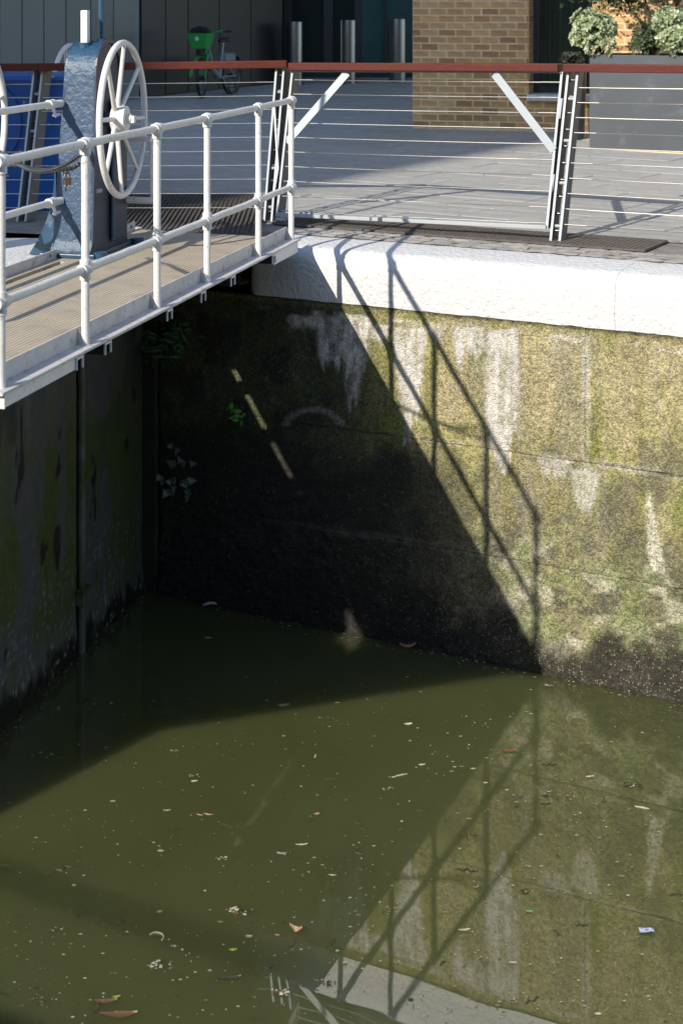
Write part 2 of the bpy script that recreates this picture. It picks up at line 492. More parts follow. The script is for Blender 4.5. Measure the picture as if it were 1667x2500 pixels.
# plaza slabs, each one a piece
pav = bpy.data.objects.new('pavement', None); COL.objects.link(pav); kind(pav, 'structure')
E1 = Vector((.643, .766, 0)); CW = lambda p: p.x + 1.85 * p.y
def c_pt(c, l):     # point on line c, l metres to the right along the wall
    o = WN * (c / 2.103) + WR * l
    return Vector((o.x, o.y, 0))
row = .52; Lw = .93; c0 = 26.62
base_slabs = MB()
shift = 0; n_slab = 0
for k in range(40):
    ca = c0 + k * row * 2.06; e = E1 * (k * row)
    O = c_pt(c0, 0) + e
    for i in range(-48, 16):
        l0 = i * Lw + (.5 * Lw if k % 2 else 0)
        g = .011
        quad = [O + WR * (l0 + g), O + WR * (l0 + Lw - g), O + WR * (l0 + Lw - g) + E1 * (row - g), O + WR * (l0 + g) + E1 * (row - g)]
        c = (quad[0] + quad[2]) / 2
        if c.y > 31 or c.y < 10: continue
        px = CX + F * c.x / c.y
        if px < -130 or px > 1800: continue
        dz = random.uniform(-.0025, .0025); ch = .006
        tgt = MB() if (c.y < 21.5 and 200 < px < 1760) else base_slabs
        lo = [Vector((q.x, q.y, gz(q.y) - .03)) for q in quad]
        mi = [Vector((q.x, q.y, gz(q.y) - ch + dz)) for q in quad]
        up = [Vector((q.x, q.y, gz(q.y) + dz)) + (c - q).normalized() * ch for q in quad]
        for u_ in up: u_.z = u_.z
        fs = [(8, 9, 10, 11)] + [(j, (j + 1) % 4, 4 + (j + 1) % 4, 4 + j) for j in range(4)] + [(4 + j, 4 + (j + 1) % 4, 8 + (j + 1) % 4, 8 + j) for j in range(4)]
        tgt.add(lo + mi + up, fs)
        if tgt is not base_slabs:
            tgt.build('paving_slab', M['slab'], pav, loc=(c.x, c.y, gz(c.y))); n_slab += 1
kind(base_slabs.build('paving_slabs', M['slab'], pav), 'stuff')
V = []; nk, nl = 200, 120
for k in range(nk + 1):
    for l in range(nl + 1):
        q = c_pt(c0, -44 + 58 * l / nl) + E1 * (k * .1); V.append((q.x, q.y, gz(q.y) - .011))
m_ = MB().add(V, [(k * (nl + 1) + l, k * (nl + 1) + l + 1, (k + 1) * (nl + 1) + l + 1, (k + 1) * (nl + 1) + l) for k in range(nk) for l in range(nl)])
m_.build('slab_bedding', M['dark_ground'], pav, fix=False)

# rough stone setts behind the coping
setts = bpy.data.objects.new('sett_paving', None); COL.objects.link(setts); kind(setts, 'structure')
def sett(s0, s1, q0, q1, zt):
    v = []
    nx, ny = 4, 3
    for j in range(ny + 1):
        for i in range(nx + 1):
            s_ = s0 + (s1 - s0) * i / nx; q_ = q0 + (q1 - q0) * j / ny
            edge = i in (0, nx) or j in (0, ny)
            v.append(wp(s_ + random.uniform(-.006, .006), q_ + random.uniform(-.006, .006), zt - (.007 if edge else 0) + random.uniform(-.003, .003)))
    f = [(j * (nx + 1) + i, j * (nx + 1) + i + 1, (j + 1) * (nx + 1) + i + 1, (j + 1) * (nx + 1) + i) for j in range(ny) for i in range(nx)]
    m_ = MB().add(v, f)
    m_.build('sett', M['sett'], setts, smooth=60, fix=False)
q = .545
for r_, dq in enumerate((.13, .125, .13)):
    s_ = .7 + random.uniform(0, .2)
    while s_ < 6.3:
        ln = random.uniform(.17, .26)
        sett(s_ + .002, s_ + ln - .003, q + .002, q + dq - .003, 2.968)
        s_ += ln
    q += dq
q = 1.53
for r_, dq in enumerate((.11,)):
    s_ = .2
    while s_ < 6.3:
        ln = random.uniform(.17, .26)
        sett(s_ + .002, s_ + ln - .003, q + .002, q + dq - .003, 2.968)
        s_ += ln

# dark floor grating: lattice of bars over a dark pit
def lattice(name, label, org, ex, ey, lx, ly, pitch, zf, grp):
    t = thing(name, label, 'grating', (org.x, org.y, zf(org.y)), grp)
    m1 = MB(); m2 = MB(); m3 = MB()
    def Z(p, dz): return Vector((p.x, p.y, zf(p.y) + dz))
    n = int(lx / pitch)
    for i in range(n + 1):
        a = org + ex * (i * lx / n); b = a + ey * ly
        m1.bar(Z(a, .003), Z(b, .003), .012, .016, ex)
    n = int(ly / pitch)
    for i in range(n + 1):
        a = org + ey * (i * ly / n); b = a + ex * lx
        m2.bar(Z(a, .0025), Z(b, .0025), .016, .016, ey)
    m3.add([Z(org, -.006), Z(org + ex * lx, -.006), Z(org + ex * lx + ey * ly, -.006), Z(org + ey * ly, -.006)], [(0, 1, 2, 3)])
    kind(m1.build('cross_bars', M['grating_dark'], t), 'stuff'); kind(m2.build('bearing_bars', M['grating_dark'], t), 'stuff')
    m3.build('tray', M['tray'], t)
sA = ws(665, .94)
o_ = wp(sA, .94, 0)
lattice('floor_grating', 'long dark mesh strip in the paving under the wire gate and right fence', Vector((o_.x, o_.y, 0)), WR, WN, ws(1572, .94) - sA, .57, .045, lambda Y: 2.97, 'dark mesh floor gratings')
o_ = Vector((-2.05, 13.3, 0))
lattice('floor_grating', 'dark mesh square in the paving behind the walkway and blue winding gear', o_, Vector((1, 0, 0)), Vector((0, 1, 0)), 1.36, 2.3, .04, lambda Y: gz(Y) + .002, 'dark mesh floor gratings')

# =================================================================== DOCK WALL
wall = thing('dock_wall', 'tall mossy concrete dock wall with white painted coping', 'wall', tuple(wp(2.5, 0, 0)))
def streak(px, py, x0, x1, y0, y1, seed, narrow=.0, rag=14., soft=5., hole=.35):
    n1 = (fbm(px / 30, py / 60, seed) - .5) * rag * 2
    n1 = n1 + (fbm(px / 6, py / 9, seed + 5) - .5) * rag * .9
    n2 = (fbm(px / 7, py / 60, seed + 7) - .5) * 1.5
    t = np.clip((py - y0) / (y1 - y0), 0, 1)
    xc = (x0 + x1) / 2; hw = (x1 - x0) / 2 * (1 - narrow * t)
    d = hw - np.abs(px + n1 * .5 - xc)
    bot = y1 + n2 * (y1 - y0) * .55
    m = sst(-soft, soft, d) * sst(y0 - 6, y0 + 6, py + n1 * .4) * (1 - sst(bot - 12, bot + 12, py))
    return m * (1 - sst(.56, .64, fbm(px / 14, py / 34, seed + 3)) * hole)
def wall_colours(P, s, z):
    px, py = project(P)
    big = fbm(s * 1.3, z * 1.5, 11); mid = fbm(s * 6, z * 5, 21); fine = fbm(s * 30, z * 30, 31, 4, .65)
    streaks = fbm(s * 14, z * 1.2, 41)
    c = np.zeros(P.shape); c[:] = (.325, .295, .13)
    c = mixc(c, (.26, .24, .095), sst(.45, .65, mid))
    moss = sst(.40, .60, big * .5 + streaks * .35 + mid * .25)
    c = mixc(c, (.205, .185, .065), moss * .82)
    c = mixc(c, (.16, .175, .03), sst(.54, .68, fbm(s * 3.2, z * 2.2, 51) * .6 + streaks * .4) * .8)
    c = mixc(c, (.385, .315, .195), sst(1.62, 1.75, z) * sst(.42, .56, fbm(s * 2.4, z * .9, 56)) * sst(1040, 1090, px) * .6)
    c = mixc(c, (.15, .13, .09), sst(.50, .64, fbm(s * 3.1, z * 2.4, 58) * .6 + fbm(s * 11, z * 8, 59) * .4) * (1 - sst(1.55, 2.2, z)) * .75)
    c = mixc(c, (.24, .215, .17), sst(.52, .66, fbm(s * 8, z * .8, 57)) * .45)
    # algae tone left of the sunlit part, darkened further as painted shade
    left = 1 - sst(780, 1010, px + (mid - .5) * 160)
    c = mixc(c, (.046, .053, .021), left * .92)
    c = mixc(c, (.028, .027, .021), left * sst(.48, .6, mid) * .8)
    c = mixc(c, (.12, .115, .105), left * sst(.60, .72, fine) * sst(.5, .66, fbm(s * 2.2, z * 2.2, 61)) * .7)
    # grey lichen band and black tide band
    zz = z + (mid - .5) * .45 + (big - .5) * .4
    low = 1 - sst(.75, 1.45, zz)
    c = mixc(c, (.20, .19, .125), low * .5)
    c = mixc(c, (.07, .065, .045), low * sst(.46, .6, fbm(s * 9, z * 11, 71)) * .8)
    c = mixc(c, (.10, .095, .05), sst(.48, .62, fbm(s * 2.6, z * 1.6, 66)) * (1 - sst(1.3, 1.9, z)) * .6)
    pale = (1 - sst(.85, 1.05, zz)) * sst(.50, .60, fbm(s * 4.5, z * 6.5, 81)) * sst(1080, 1330, px)
    c = mixc(c, (.36, .335, .235), pale * .85)
    c = mixc(c, (.165, .195, .075), (1 - sst(.8, 1.1, zz)) * sst(.47, .58, fbm(s * 5, z * 6, 91)) * sst(1100, 1300, px) * .7)
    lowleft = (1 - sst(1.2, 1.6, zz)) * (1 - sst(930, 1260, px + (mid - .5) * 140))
    c = mixc(c, (.016, .015, .012), lowleft * .9)  # low left corner blackened to deepen its shade
    # white lime runs
    W = np.array((.58, .545, .50)); lime = np.zeros(s.shape)
    sets = [(770, 900, 772, 885, 101, .1, 16, .4), (838, 884, 850, 985, 102, .4, 10, .6), (962, 1040, 800, 1050, 103, .42, 15, .3),
            (1042, 1085, 792, 830, 104, .5, 10, .3), (1108, 1182, 802, 870, 105, .3, 16, .5), (1110, 1132, 830, 900, 106, .5, 6, .4), (1186, 1264, 806, 1060, 107, -.02, 9, .18),
            (1200, 1250, 1040, 1150, 108, .5, 10, .4), (1421, 1437, 812, 1120, 109, .0, 6, .4),
            (1392, 1465, 1145, 1240, 111, .5, 14, .55), (1310, 1390, 1118, 1168, 112, .4, 16, .5), (900, 950, 790, 830, 113, .4, 12, .6), (700, 780, 770, 800, 114, .3, 20, .5)]
    for x0, x1, y0, y1, sd, nr, rg, hl in sets:
        a = .95 if x1 < 1300 else .6
        sk = streak(px, py, x0, x1, y0, y1, sd, nr, rg, 9, hl) * a * (.55 + .45 * sst(.3, .55, fbm(s * 34, z * 3.2, sd + 31))); lime = np.maximum(lime, sk)
        c = mixc(c, W * (1 - .25 * (mid[..., None] - .3)), sk)
    t = np.clip((py - 1195) / 190, 0, 1)
    c = mixc(c, (.50, .475, .38), sst(-5, 5, (4 + 15 * t) + (fine - .5) * 16 - np.abs(px - (1580 + 22 * t))) * sst(1180, 1215, py) * (1 - sst(1360, 1400, py + (mid - .5) * 60)) * .75)
    # faint arch-shaped mineral stain
    ra = np.hypot((px - 765) / 1.5, py - 1045)
    c = mixc(c, (.2, .185, .165), sst(34, 42, ra) * (1 - sst(48 + (fine - .5) * 10, 56, ra)) * (py < 1040) * .8)
    # joints between the lifts
    for zj, am in ((1.58, .7), (.80, .2)):
        wob = (fbm(s * 2.3, s * 0 + 3, 121) - .5) * .05
        dz = np.abs(z - zj - wob * .5)
        c = mixc(c, (.40, .37, .30), (1 - sst(.005, .03 + .03 * mid, dz)) * am * sst(.35, .6, fbm(s * 5, z * 5, 131)) * sst(900, 1250, px + 300 * (zj < 1)))
        c = mixc(c, (.05, .045, .03), (1 - sst(.002, .010, np.abs(z - zj - wob))) * sst(.46, .6, fbm(s * 3, z * 3, 141)) * (.7 if zj > 1 else .3))
    # just below the coping
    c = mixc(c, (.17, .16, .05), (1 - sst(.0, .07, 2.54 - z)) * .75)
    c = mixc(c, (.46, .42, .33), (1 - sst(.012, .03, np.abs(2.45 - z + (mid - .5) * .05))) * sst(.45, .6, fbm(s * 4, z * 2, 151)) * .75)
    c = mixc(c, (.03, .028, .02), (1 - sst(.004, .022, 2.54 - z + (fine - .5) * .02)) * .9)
    # black tide line with pale specks
    blk = 1 - sst(.26, .50, z + (fbm(s * 5, z * 3, 161) - .5) * .55 + sst(1100, 1500, px) * .06)
    c = mixc(c, (.017, .0145, .010), blk * .94)
    speck = .07 + (1 - sst(.6, 1.0, zz)) * sst(.36, .62, fbm(s * 4, z * 5, 172)) * (.06 + .34 * sst(1000, 1300, px))
    speck = speck * (1 - .75 * left) * (1 - lime)
    sp = sst(.82, .86, vnoise(s * 55, z * 55, 191))
    c = mixc(c, (.07, .065, .05), sp * .35)
    return c * (0.94 + .40 * fine[..., None]), 1 - .8 * lime, speck

def wall_piece(s0, s1, z0, z1, ds, dz, e=.006):
    ns = int((s1 - s0) / ds) + 1; nz = int((z1 - z0) / dz) + 1
    lin = lambda a, b, n: np.concatenate([[a], np.linspace(a + .003, b - .003, n), [b]])
    S, Z = np.meshgrid(lin(s0, s1, ns), lin(z0, z1, nz), indexing='ij')
    mid = fbm(S * 6, Z * 5, 21); fine = fbm(S * 26, Z * 26, 31, 4, .65)
    rough = .010 + .022 * (1 - sst(.5, 1.3, Z + (mid - .5) * .5))
    dq = -(mid - .5) * .03 - (fine - .5) * rough * 1.6 - sst(.35, .0, Z) * .04
    edge = np.minimum(np.minimum(S - s0, s1 - S), np.minimum(Z - z0, z1 - Z))
    dq = dq + (1 - sst(0, e, edge)) * .004
    P = np.empty(S.shape + (3,))
    w0 = np.array(W0); wr = np.array(WR); wn = np.array(WN)
    P[:] = w0 + S[..., None] * wr + dq[..., None] * wn
    P[..., 2] = Z
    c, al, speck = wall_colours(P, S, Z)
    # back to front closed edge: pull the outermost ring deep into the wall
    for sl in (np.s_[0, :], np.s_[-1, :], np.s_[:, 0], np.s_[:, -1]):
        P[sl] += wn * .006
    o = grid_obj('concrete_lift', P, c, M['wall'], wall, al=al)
    set_float(o.data, 'speck', speck)
    return o
SJ = ws(1428)
for s0, s1, z0, z1 in ((0, SJ, 1.58, 2.545), (SJ, 5.4, 1.58, 2.545), (0, 2.9, .80, 1.58), (2.9, 5.4, .80, 1.58), (0, 5.4, -.35, .80)):
    wall_piece(s0, s1, z0, z1, .0135, .0135)
for z0, z1 in ((1.58, 2.545), (.80, 1.58), (-.35, .80)):
    wall_piece(5.4, 14, z0, z1, .05, .05)
# body of the wall behind the face
mb = MB().box(wp(.02, .05, -.6), WR * 40, WN * .45, Vector((0, 0, 3.1)))
mb.build('wall_core', M['conc_dark'], wall)
# coping blocks
def coping(s0, s1, round_left):
    prof = [(.0, 2.545), (-.006, 2.66), (-.004, 2.77)]
    for k in range(9):
        th = math.pi / 2 * k / 8
        prof.append((.15 - .15 * math.cos(th), 2.82 + .125 * math.sin(th)))
    prof += [(.24, 2.951), (.33, 2.955), (.42, 2.957), (.50, 2.958), (.54, 2.956), (.54, 2.62)]
    n = int((s1 - s0) / .02); rings = []
    ss = np.linspace(s0, s1, n)
    Q = np.array([p[0] for p in prof]); Zp = np.array([p[1] for p in prof])
    S = np.repeat(ss[:, None], len(prof), 1)
    q_ = np.repeat(Q[None], n, 0); z_ = np.repeat(Zp[None], n, 0)
    nz = fbm(S * 9, q_ * 7 + z_ * 9, 201) - .5
    q_ = q_ + nz * .012; z_ = z_ + nz * .010
    # chipped lower lip
    if round_left:
        R = .12; t = np.clip(1 - (S - s0) / R, 0, 1); k = R * (1 - np.sqrt(np.clip(1 - t * t, 0, 1)))
        q_ = q_ + k; z_ = z_ - k * .35 * (z_ > 2.7)
    # hairline joint at block ends
    e = 1 - sst(.0, .004, np.minimum(np.where(S - s0 < 0, 9, S - s0) + (9 if round_left else 0), s1 - S))
    
    P = np.array(W0) + S[..., None] * np.array(WR) + q_[..., None] * np.array(WN)
    P[..., 2] = z_
    o = grid_obj('coping_block', P, None, M['coping'], wall)
    me = o.data; bm = bmesh.new(); bm.from_mesh(me)
    bmesh.ops.holes_fill(bm, edges=[e_ for e_ in bm.edges if e_.is_boundary], sides=0)
    bmesh.ops.recalc_face_normals(bm, faces=bm.faces); bm.to_mesh(me); bm.free()
    me.set_sharp_from_angle(angle=math.radians(50))
    return o
SC = ws(601); SK = ws(1500)
coping(SC, SK, True); coping(SK + .0025, SK + 3.0, False); coping(SK + 3.0025, SK + 9, False)
# quoin block and ledges in the dark corner behind the gate heel
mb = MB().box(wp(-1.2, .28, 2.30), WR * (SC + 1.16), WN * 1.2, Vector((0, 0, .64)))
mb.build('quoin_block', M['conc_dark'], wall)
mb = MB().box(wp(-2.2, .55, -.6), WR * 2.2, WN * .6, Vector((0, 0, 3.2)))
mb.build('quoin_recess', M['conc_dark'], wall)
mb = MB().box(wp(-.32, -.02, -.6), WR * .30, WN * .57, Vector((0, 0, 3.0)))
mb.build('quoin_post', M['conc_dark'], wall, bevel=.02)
mb = MB().box(wp(-.25, .02, 2.60), WR * (SC + .18), WN * .14, Vector((0, 0, .10)))
mb.build('anchor_beam', M['frame'], wall, bevel=.006)

# white painted platform on the far side of the gate
mb = MB()
poly = [gp(1.2, 1.82), gp(5.15, 1.62), Vector((-1.9, 13.3, 0)), Vector((-3.4, 13.72, 0)), Vector((-7, 13.72, 0)), Vector((-7, 9, 0))]
poly = [Vector((p.x, p.y, 2.955)) for p in poly]
mb.prism(poly, (0, 0, -3.2))
o = mb.build('quay_platform', M['coping'], bevel=.03)
tag(o, 'white painted concrete platform left of the blue winding gear', 'platform')

# =================================================================== LOCK GATE
gate = thing('lock_gate', 'dark green stained steel lock gate standing in the water', 'gate', tuple(gp(2, 1.5, -D)))
AH = 5.52
def gate_face(a0, a1, nm):
    na = int((a1 - a0) / .02); nz = 150
    A, Z = np.meshgrid(np.linspace(a0, a1, na), np.linspace(-.3, D - .06, nz), indexing='ij')
    st = fbm(A * 9, Z * .5, 301); md = fbm(A * 3, Z * 2, 311); fi = fbm(A * 22, Z * 9, 321)
    c = np.zeros(A.shape + (3,)); c[:] = (.105, .105, .098)
    c = mixc(c, (.17, .155, .13), sst(.55, .68, st) * sst(1.2, 2.4, Z) * .7)
    c = mixc(c, (.035, .036, .034), sst(.55, .65, md) * .7)
    c = mixc(c, (.08, .105, .028), sst(.38, .56, md * .6 + st * .4) * (1 - sst(1.5, 2.4, Z + (md - .5))) * .95)
    c = mixc(c, (.14, .14, .13), sst(.60, .7, fi) * (1 - sst(.4, .9, Z)) * .5)
    c = mixc(c, (.02, .018, .014), sst(.70, .76, fbm(A * 6, Z * 3, 331)) * .9)
    c = mixc(c, (.13, .14, .125), (1 - sst(.25, .55, Z + (st - .5) * .5)) * .5)
    c = mixc(c, (.014, .012, .009), (1 - sst(.10, .24, Z + (fbm(A * 12, Z * 6, 341) - .5) * .35)) * .95)
    sp = sst(.84, .87, vnoise(A * 60, Z * 60, 351)); c = mixc(c, (.4, .38, .3), sp * .6 * (1 - sst(.3, 1.2, Z)))
    b = 1.40 - (md - .5) * .012 - (1 - sst(.0, .3, Z)) * .02 * fi * 2
    P = np.array(P1) + A[..., None] * np.array(GD) + b[..., None] * np.array(GN); P[..., 2] = Z
    return grid_obj(nm, P, c, M['gate'], gate)
APipe = ga(190, 1.40)
gate_face(.56, APipe - .02, 'skin_plate'); gate_face(APipe + .02, AH, 'skin_plate')
mb = MB().box(gp(.58, 1.43, -D - .3), GD * (AH - .59), GN * .38, Vector((0, 0, D + .268)))
mb.build('gate_body', M['conc_dark'], gate)
pp = gp(APipe + .015, 1.375, 0)
pipe = MB().tube([(pp.x, pp.y, -.2), (pp.x, pp.y, D - .15)], .03, 14).build('vertical_pipe', M['steel_gr'], gate, smooth=40)
pipe.data.materials[0] = M['gate_pipe'] = mat('dull_pipe_paint', (.12, .125, .11), .5, var=.3, vscale=5, dirt=(.06, .08, .02), dirt_amt=.4, dscale=4)
zc = ptz(175, 1458, 0.0); 
yc = gp(APipe, 1.37).y; zc = HC - (1458 - YH) / F * yc
mb = MB().cbox((pp.x, pp.y, zc), .13, .09, .11, GD, GN).cbox((pp.x - .0, pp.y, zc + .06), .16, .11, .012, GD, GN)
mb.build('pipe_clamp', M['gate_pipe'], gate, bevel=.006)

MB().box(gp(.58, 1.384, -.034), GD * (AH - .63), GN * .46, Vector((0, 0, .028))).build('light_stop_plate', M['coping'], gate)  # added strip over the gate top, stops a stray streak of sun

# =================================================================== WALKWAY
wk = thing('walkway', 'narrow buff grating walkway with white kerbs along the lock gate top', 'walkway', tuple(gp(2.5, .7)))
aE0, aE1 = 5.10, 5.30                    # near and far end of the deck
SL0, SL1, SB0, SB1 = 2.0, 3.62, 1.235, 1.30  # light gap beside the far kerb
def slab(a0, a1, b0, b1, e0=None, e1=None, t=.03):
    m_ = MB()
    m_.box8([gp(a0, b0, -t), gp(e0 or a1, b0, -t), gp(e1 or a1, b1, -t), gp(a0, b1, -t), gp(a0, b0), gp(e0 or a1, b0), gp(e1 or a1, b1), gp(a0, b1)])
    return m_
def le(b): return aE0 + (aE1 - aE0) * b / 1.4
cuts = [-.06, .78, 1.62, 2.46, 3.30, 4.14]
for i, a0 in enumerate(cuts):
    a1 = cuts[i + 1] if i < 5 else aE0
    g = .003
    m_ = MB()
    def seg(A0, A1, b0, b1):
        if A1 - A0 < .01: return
        last = i == 5
        e0 = le(b0) if last else A1 - g; e1 = le(b1) if last else A1 - g
        m_.add([gp(A0 + g, b0), gp(e0, b0), gp(e1, b1), gp(A0 + g, b1), gp(A0 + g, b0, -.03), gp(e0, b0, -.03), gp(e1, b1, -.03), gp(A0 + g, b1, -.03)],
               [(0, 1, 2, 3), (4, 7, 6, 5), (0, 4, 5, 1), (1, 5, 6, 2), (2, 6, 7, 3), (3, 7, 4, 0)])
    seg(a0, a1, .052, SB0); seg(a0, a1, SB1, 1.368)
    s0, s1 = max(a0, SL0), min(a1, SL1)
    if s1 <= s0: seg(a0, a1, SB0, SB1)
    else:
        seg(a0, s0, SB0, SB1)
        if i < 5: seg(s1, a1, SB0, SB1)
    m_.build('grating_panel', M['grate'], wk)
# mitred near end of the deck, out of view at the left
poly = [gp(-.062, .06), Vector((-4.19, 6.74, 0)), Vector((-4.9, 8.1, 0)), gp(.6, 1.9), gp(-.062, 1.385)]
MB().prism([Vector((p.x, p.y, D - .034)) for p in poly], (0, 0, .028)).build('end_platform', M['frame'], wk)
# plate bridging the deck end and the quay
poly = [gp(5.06, .30), gp(5.7, .30), gp(5.9, 1.5), gp(5.2, 1.5)]
MB().prism([Vector((p.x, p.y, D - .07)) for p in poly], (0, 0, .022)).build('threshold_plate', M['grating_dark'], wk)
# near edge: ledge, toe plate, fascia
MB().box(gp(-.10, -.058, -.014), GD * 5.20, GN * .108, Vector((0, 0, .016))).build('edge_ledge', M['white_dirty'], wk, bevel=.003)
MB().box(gp(-.06, .041, .002), GD * (aE0 + .02), GN * .010, Vector((0, 0, .092))).build('toe_plate', M['white_dirty'], wk, bevel=.002)
jx = [199, 268, 418, 500, 572, 672]
ja = [ga(x, -.06) for x in jx]
MB().box(gp(-.06, -.045, -.078), GD * (ja[0] + .04), GN * .012, Vector((0, 0, .064))).build('fascia_plate', M['white'], wk, bevel=.002)
MB().box(gp(-.075, -.055, -.078), GN * 1.3, GD * .012, Vector((0, 0, .064))).build('fascia_plate', M['white'], wk, bevel=.002)
MB().box(gp(ja[5] + .03, -.045, -.10), GD * (5.07 - ja[5] - .03), GN * .012, Vector((0, 0, .086))).build('fascia_plate', M['white'], wk, bevel=.002)
for a in ja:
    m_ = MB(); w_ = .085; t_ = .005; hh = .066
    z0 = -.016
    m_.box(gp(a - w_ / 2, -.048, z0 - hh), GD * t_, GN * 1.42, Vector((0, 0, hh)))
    m_.box(gp(a + w_ / 2 - t_, -.048, z0 - hh), GD * t_, GN * 1.42, Vector((0, 0, hh)))
    m_.box(gp(a - w_ / 2 + t_, -.048, z0 - t_ - .014), GD * (w_ - 2 * t_), GN * 1.42, Vector((0, 0, t_)))
    jo = m_.build('joist_channel', M['black'], wk)  # near black paints the shade under the deck onto the channels
    m_ = MB()
    m_.box(gp(a - w_ / 2 - .001, -.055, z0 - hh), GD * .008, GN * .01, Vector((0, 0, hh)))
    m_.box(gp(a + w_ / 2 - .007, -.055, z0 - hh), GD * .008, GN * .01, Vector((0, 0, hh)))
    m_.box(gp(a - w_ / 2 + .0075, -.055, z0 - .012), GD * (w_ - .015), GN * .01, Vector((0, 0, .010)))
    m_.build('end_rim', M['white'], jo)
# far kerbs
MB().box(gp(-.06, 1.37, -.02), GD * 3.80, GN * .012, Vector((0, 0, .085))).build('far_kerb', M['white_dirty'], wk, bevel=.002)
MB().box(gp(4.62, 1.37, -.02), GD * .66, GN * .012, Vector((0, 0, .085))).build('far_kerb', M['white_dirty'], wk, bevel=.002)
m_ = MB()
for a in (3.62, 5.18):
    m_.ball(gp(a, 1.366, .035), .012, 8, 6)
m_.build('kerb_bolts', M['steel_gr'], wk)

# railing on the near edge
px_posts = [3, 209, 384, 506, 631, 711]
pa = [ga(x) for x in px_posts]
rail = thing('handrail', 'white tubular handrail with ball joints along the near walkway edge', 'railing', tuple(gp(2.5, 0)))
TR, MR = 1.072, .405
def wob(r): return r * random.uniform(.97, 1.04)
for a in pa:
    n = 9
    p = MB().tube([gp(a + random.uniform(-.0015, .0015), 0, h) for h in np.linspace(0, TR, n)], [wob(.022) for _ in range(n)], 14)
    p.build('rail_post', M['white'], rail, smooth=50)
    for hh_, up_ in ((TR, 0.), (MR, .05)):
        k = MB().ball(gp(a, 0, hh_), .0365, 14, 10).tube([gp(a - .055, 0, hh_), gp(a + .055, 0, hh_)], .031, 14)
        k.tube([gp(a, 0, hh_ - .058), gp(a, 0, hh_ + up_ + .001)], .030, 14)
        k.build('ball_joint', M['white'], rail, smooth=60)
    g_ = MB().prism([gp(a - .012, .04, 0), gp(a - .012, .04, .09), gp(a - .012, .004, .03), gp(a - .012, .004, 0)], GD * .024)
    g_.build('post_bracket', M['white_dirty'], rail)
for h, nm in ((TR, 'top_rail'), (MR, 'middle_rail')):
    for i in range(5):
        m_ = MB(); n = 8
        m_.tube([gp(pa[i] + (pa[i + 1] - pa[i]) * t, random.uniform(-.001, .001), h + random.uniform(-.0015, .0015)) for t in np.linspace(0, 1, n)], [wob(.0228) for _ in range(n)], 14)
        m_.build(nm, M['white'], rail, smooth=50)
# lifting pole lying behind the last post
MB().tube([gp(pa[5] - .05, .12, 1.02), gp(pa[5] - .02, .1, .55), gp(pa[5] - .06, .12, .38)], .009, 8).build('loose_rod', M['white'], rail, smooth=50)

# railing on the far edge, running into the blue column
far = thing('handrail', 'pair of white tubes running into the left side of the blue winding gear', 'railing', tuple(gp(3.0, 1.4)))
for h, nm in ((1.10, 'top_rail'), (.40, 'middle_rail')):
    MB().tube([gp(-.2, 1.40, h), gp(3.72, 1.40, h)], .0245, 14).build(nm, M['white'], far, smooth=50)
    e = MB().tube([gp(3.66, 1.40, h), gp(3.74, 1.40, h)], .034, 14).ball(gp(3.74, 1.40, h), .036, 12, 8).tube([gp(3.74, 1.40, h), gp(3.84, 1.38, h)], .028, 12)
    e.tube([gp(3.74, 1.40, h - .03), gp(3.74, 1.37, h - .09)], .012, 8).tube([gp(3.69, 1.37, h - .075), gp(3.79, 1.37, h - .075)], .012, 8)
    e.build('end_fitting', M['white'], far, smooth=50)
MB().tube([gp(-.2, 1.40, 0), gp(-.2, 1.40, 1.1)], .024, 14).build('rail_post', M['white'], far, smooth=50)

# =================================================================== WINDING GEAR
gear = thing('winding_gear', 'blue round topped sluice winding gear with white spoked handwheel', 'winding gear', tuple(gp(4.15, 1.28)))
def bl(h): return 1.445 - .07 * min(h / 1.3, 1)         # far side
BR = 1.135                                            # near side
prof = [(3.80, 0.), (3.80, .06), (3.83, .10), (3.885, 1.30)]
for k in range(1, 12):
    th = math.pi * (1 - k / 12)
    prof.append((4.125 + .24 * math.cos(th), 1.30 + .245 * math.sin(th)))
prof += [(4.365, 1.30), (4.50, .08), (4.50, 0.)]
# curved wrap plate (front, top, back): strips with their own thickness
wrap = MB(); n = 10
W_ = []
fine_prof = []
for i in range(len(prof) - 1):
    a0, h0 = prof[i]; a1, h1 = prof[i + 1]
    k = max(1, int(math.hypot(a1 - a0, h1 - h0) / .03))
    for j in range(k):
        fine_prof.append((a0 + (a1 - a0) * j / k, h0 + (h1 - h0) * j / k))
fine_prof.append(prof[-1])
Pg = np.array([[list(gp(a, BR + (bl(h) - BR) * t, h)) for t in np.linspace(0, 1, n)] for a, h in fine_prof])
ii = np.arange(len(fine_prof))[:, None] + np.zeros((1, n)); jj = np.arange(n)[None] + np.zeros((len(fine_prof), 1))
nn = fbm(ii * .8, jj * .8, 401) - .5
Pg = Pg + nn[..., None] * .006 * np.array(-GD)
hh_ = np.array([h for a, h in fine_prof])[:, None] + np.zeros((1, n)); aa_ = np.array([a for a, h in fine_prof])[:, None] + np.zeros((1, n))
n2_ = fbm(ii * .45, jj * .7, 411); n3_ = fbm(ii * 1.6, jj * 1.6, 421)
cc_ = np.zeros(Pg.shape); cc_[:] = (.020, .066, .12)
pale_ = sst(.25, .75, n2_ + .25) * (1 - sst(1.26, 1.36, hh_ + (n2_ - .5) * .1)) * (aa_ < 4.0) * sst(-.1, .35, hh_ + (n2_ - .5) * .3)
cc_ = mixc(cc_, (.040, .072, .132), pale_); cc_ = mixc(cc_, (.05, .10, .17), pale_ * sst(.52, .66, n3_) * .35)
cc_ = mixc(cc_, (.03, .08, .14), (1 - sst(.01, .03, np.abs(hh_ - .80 + (n2_ - .5) * .03))) * (aa_ < 4.0) * .6)
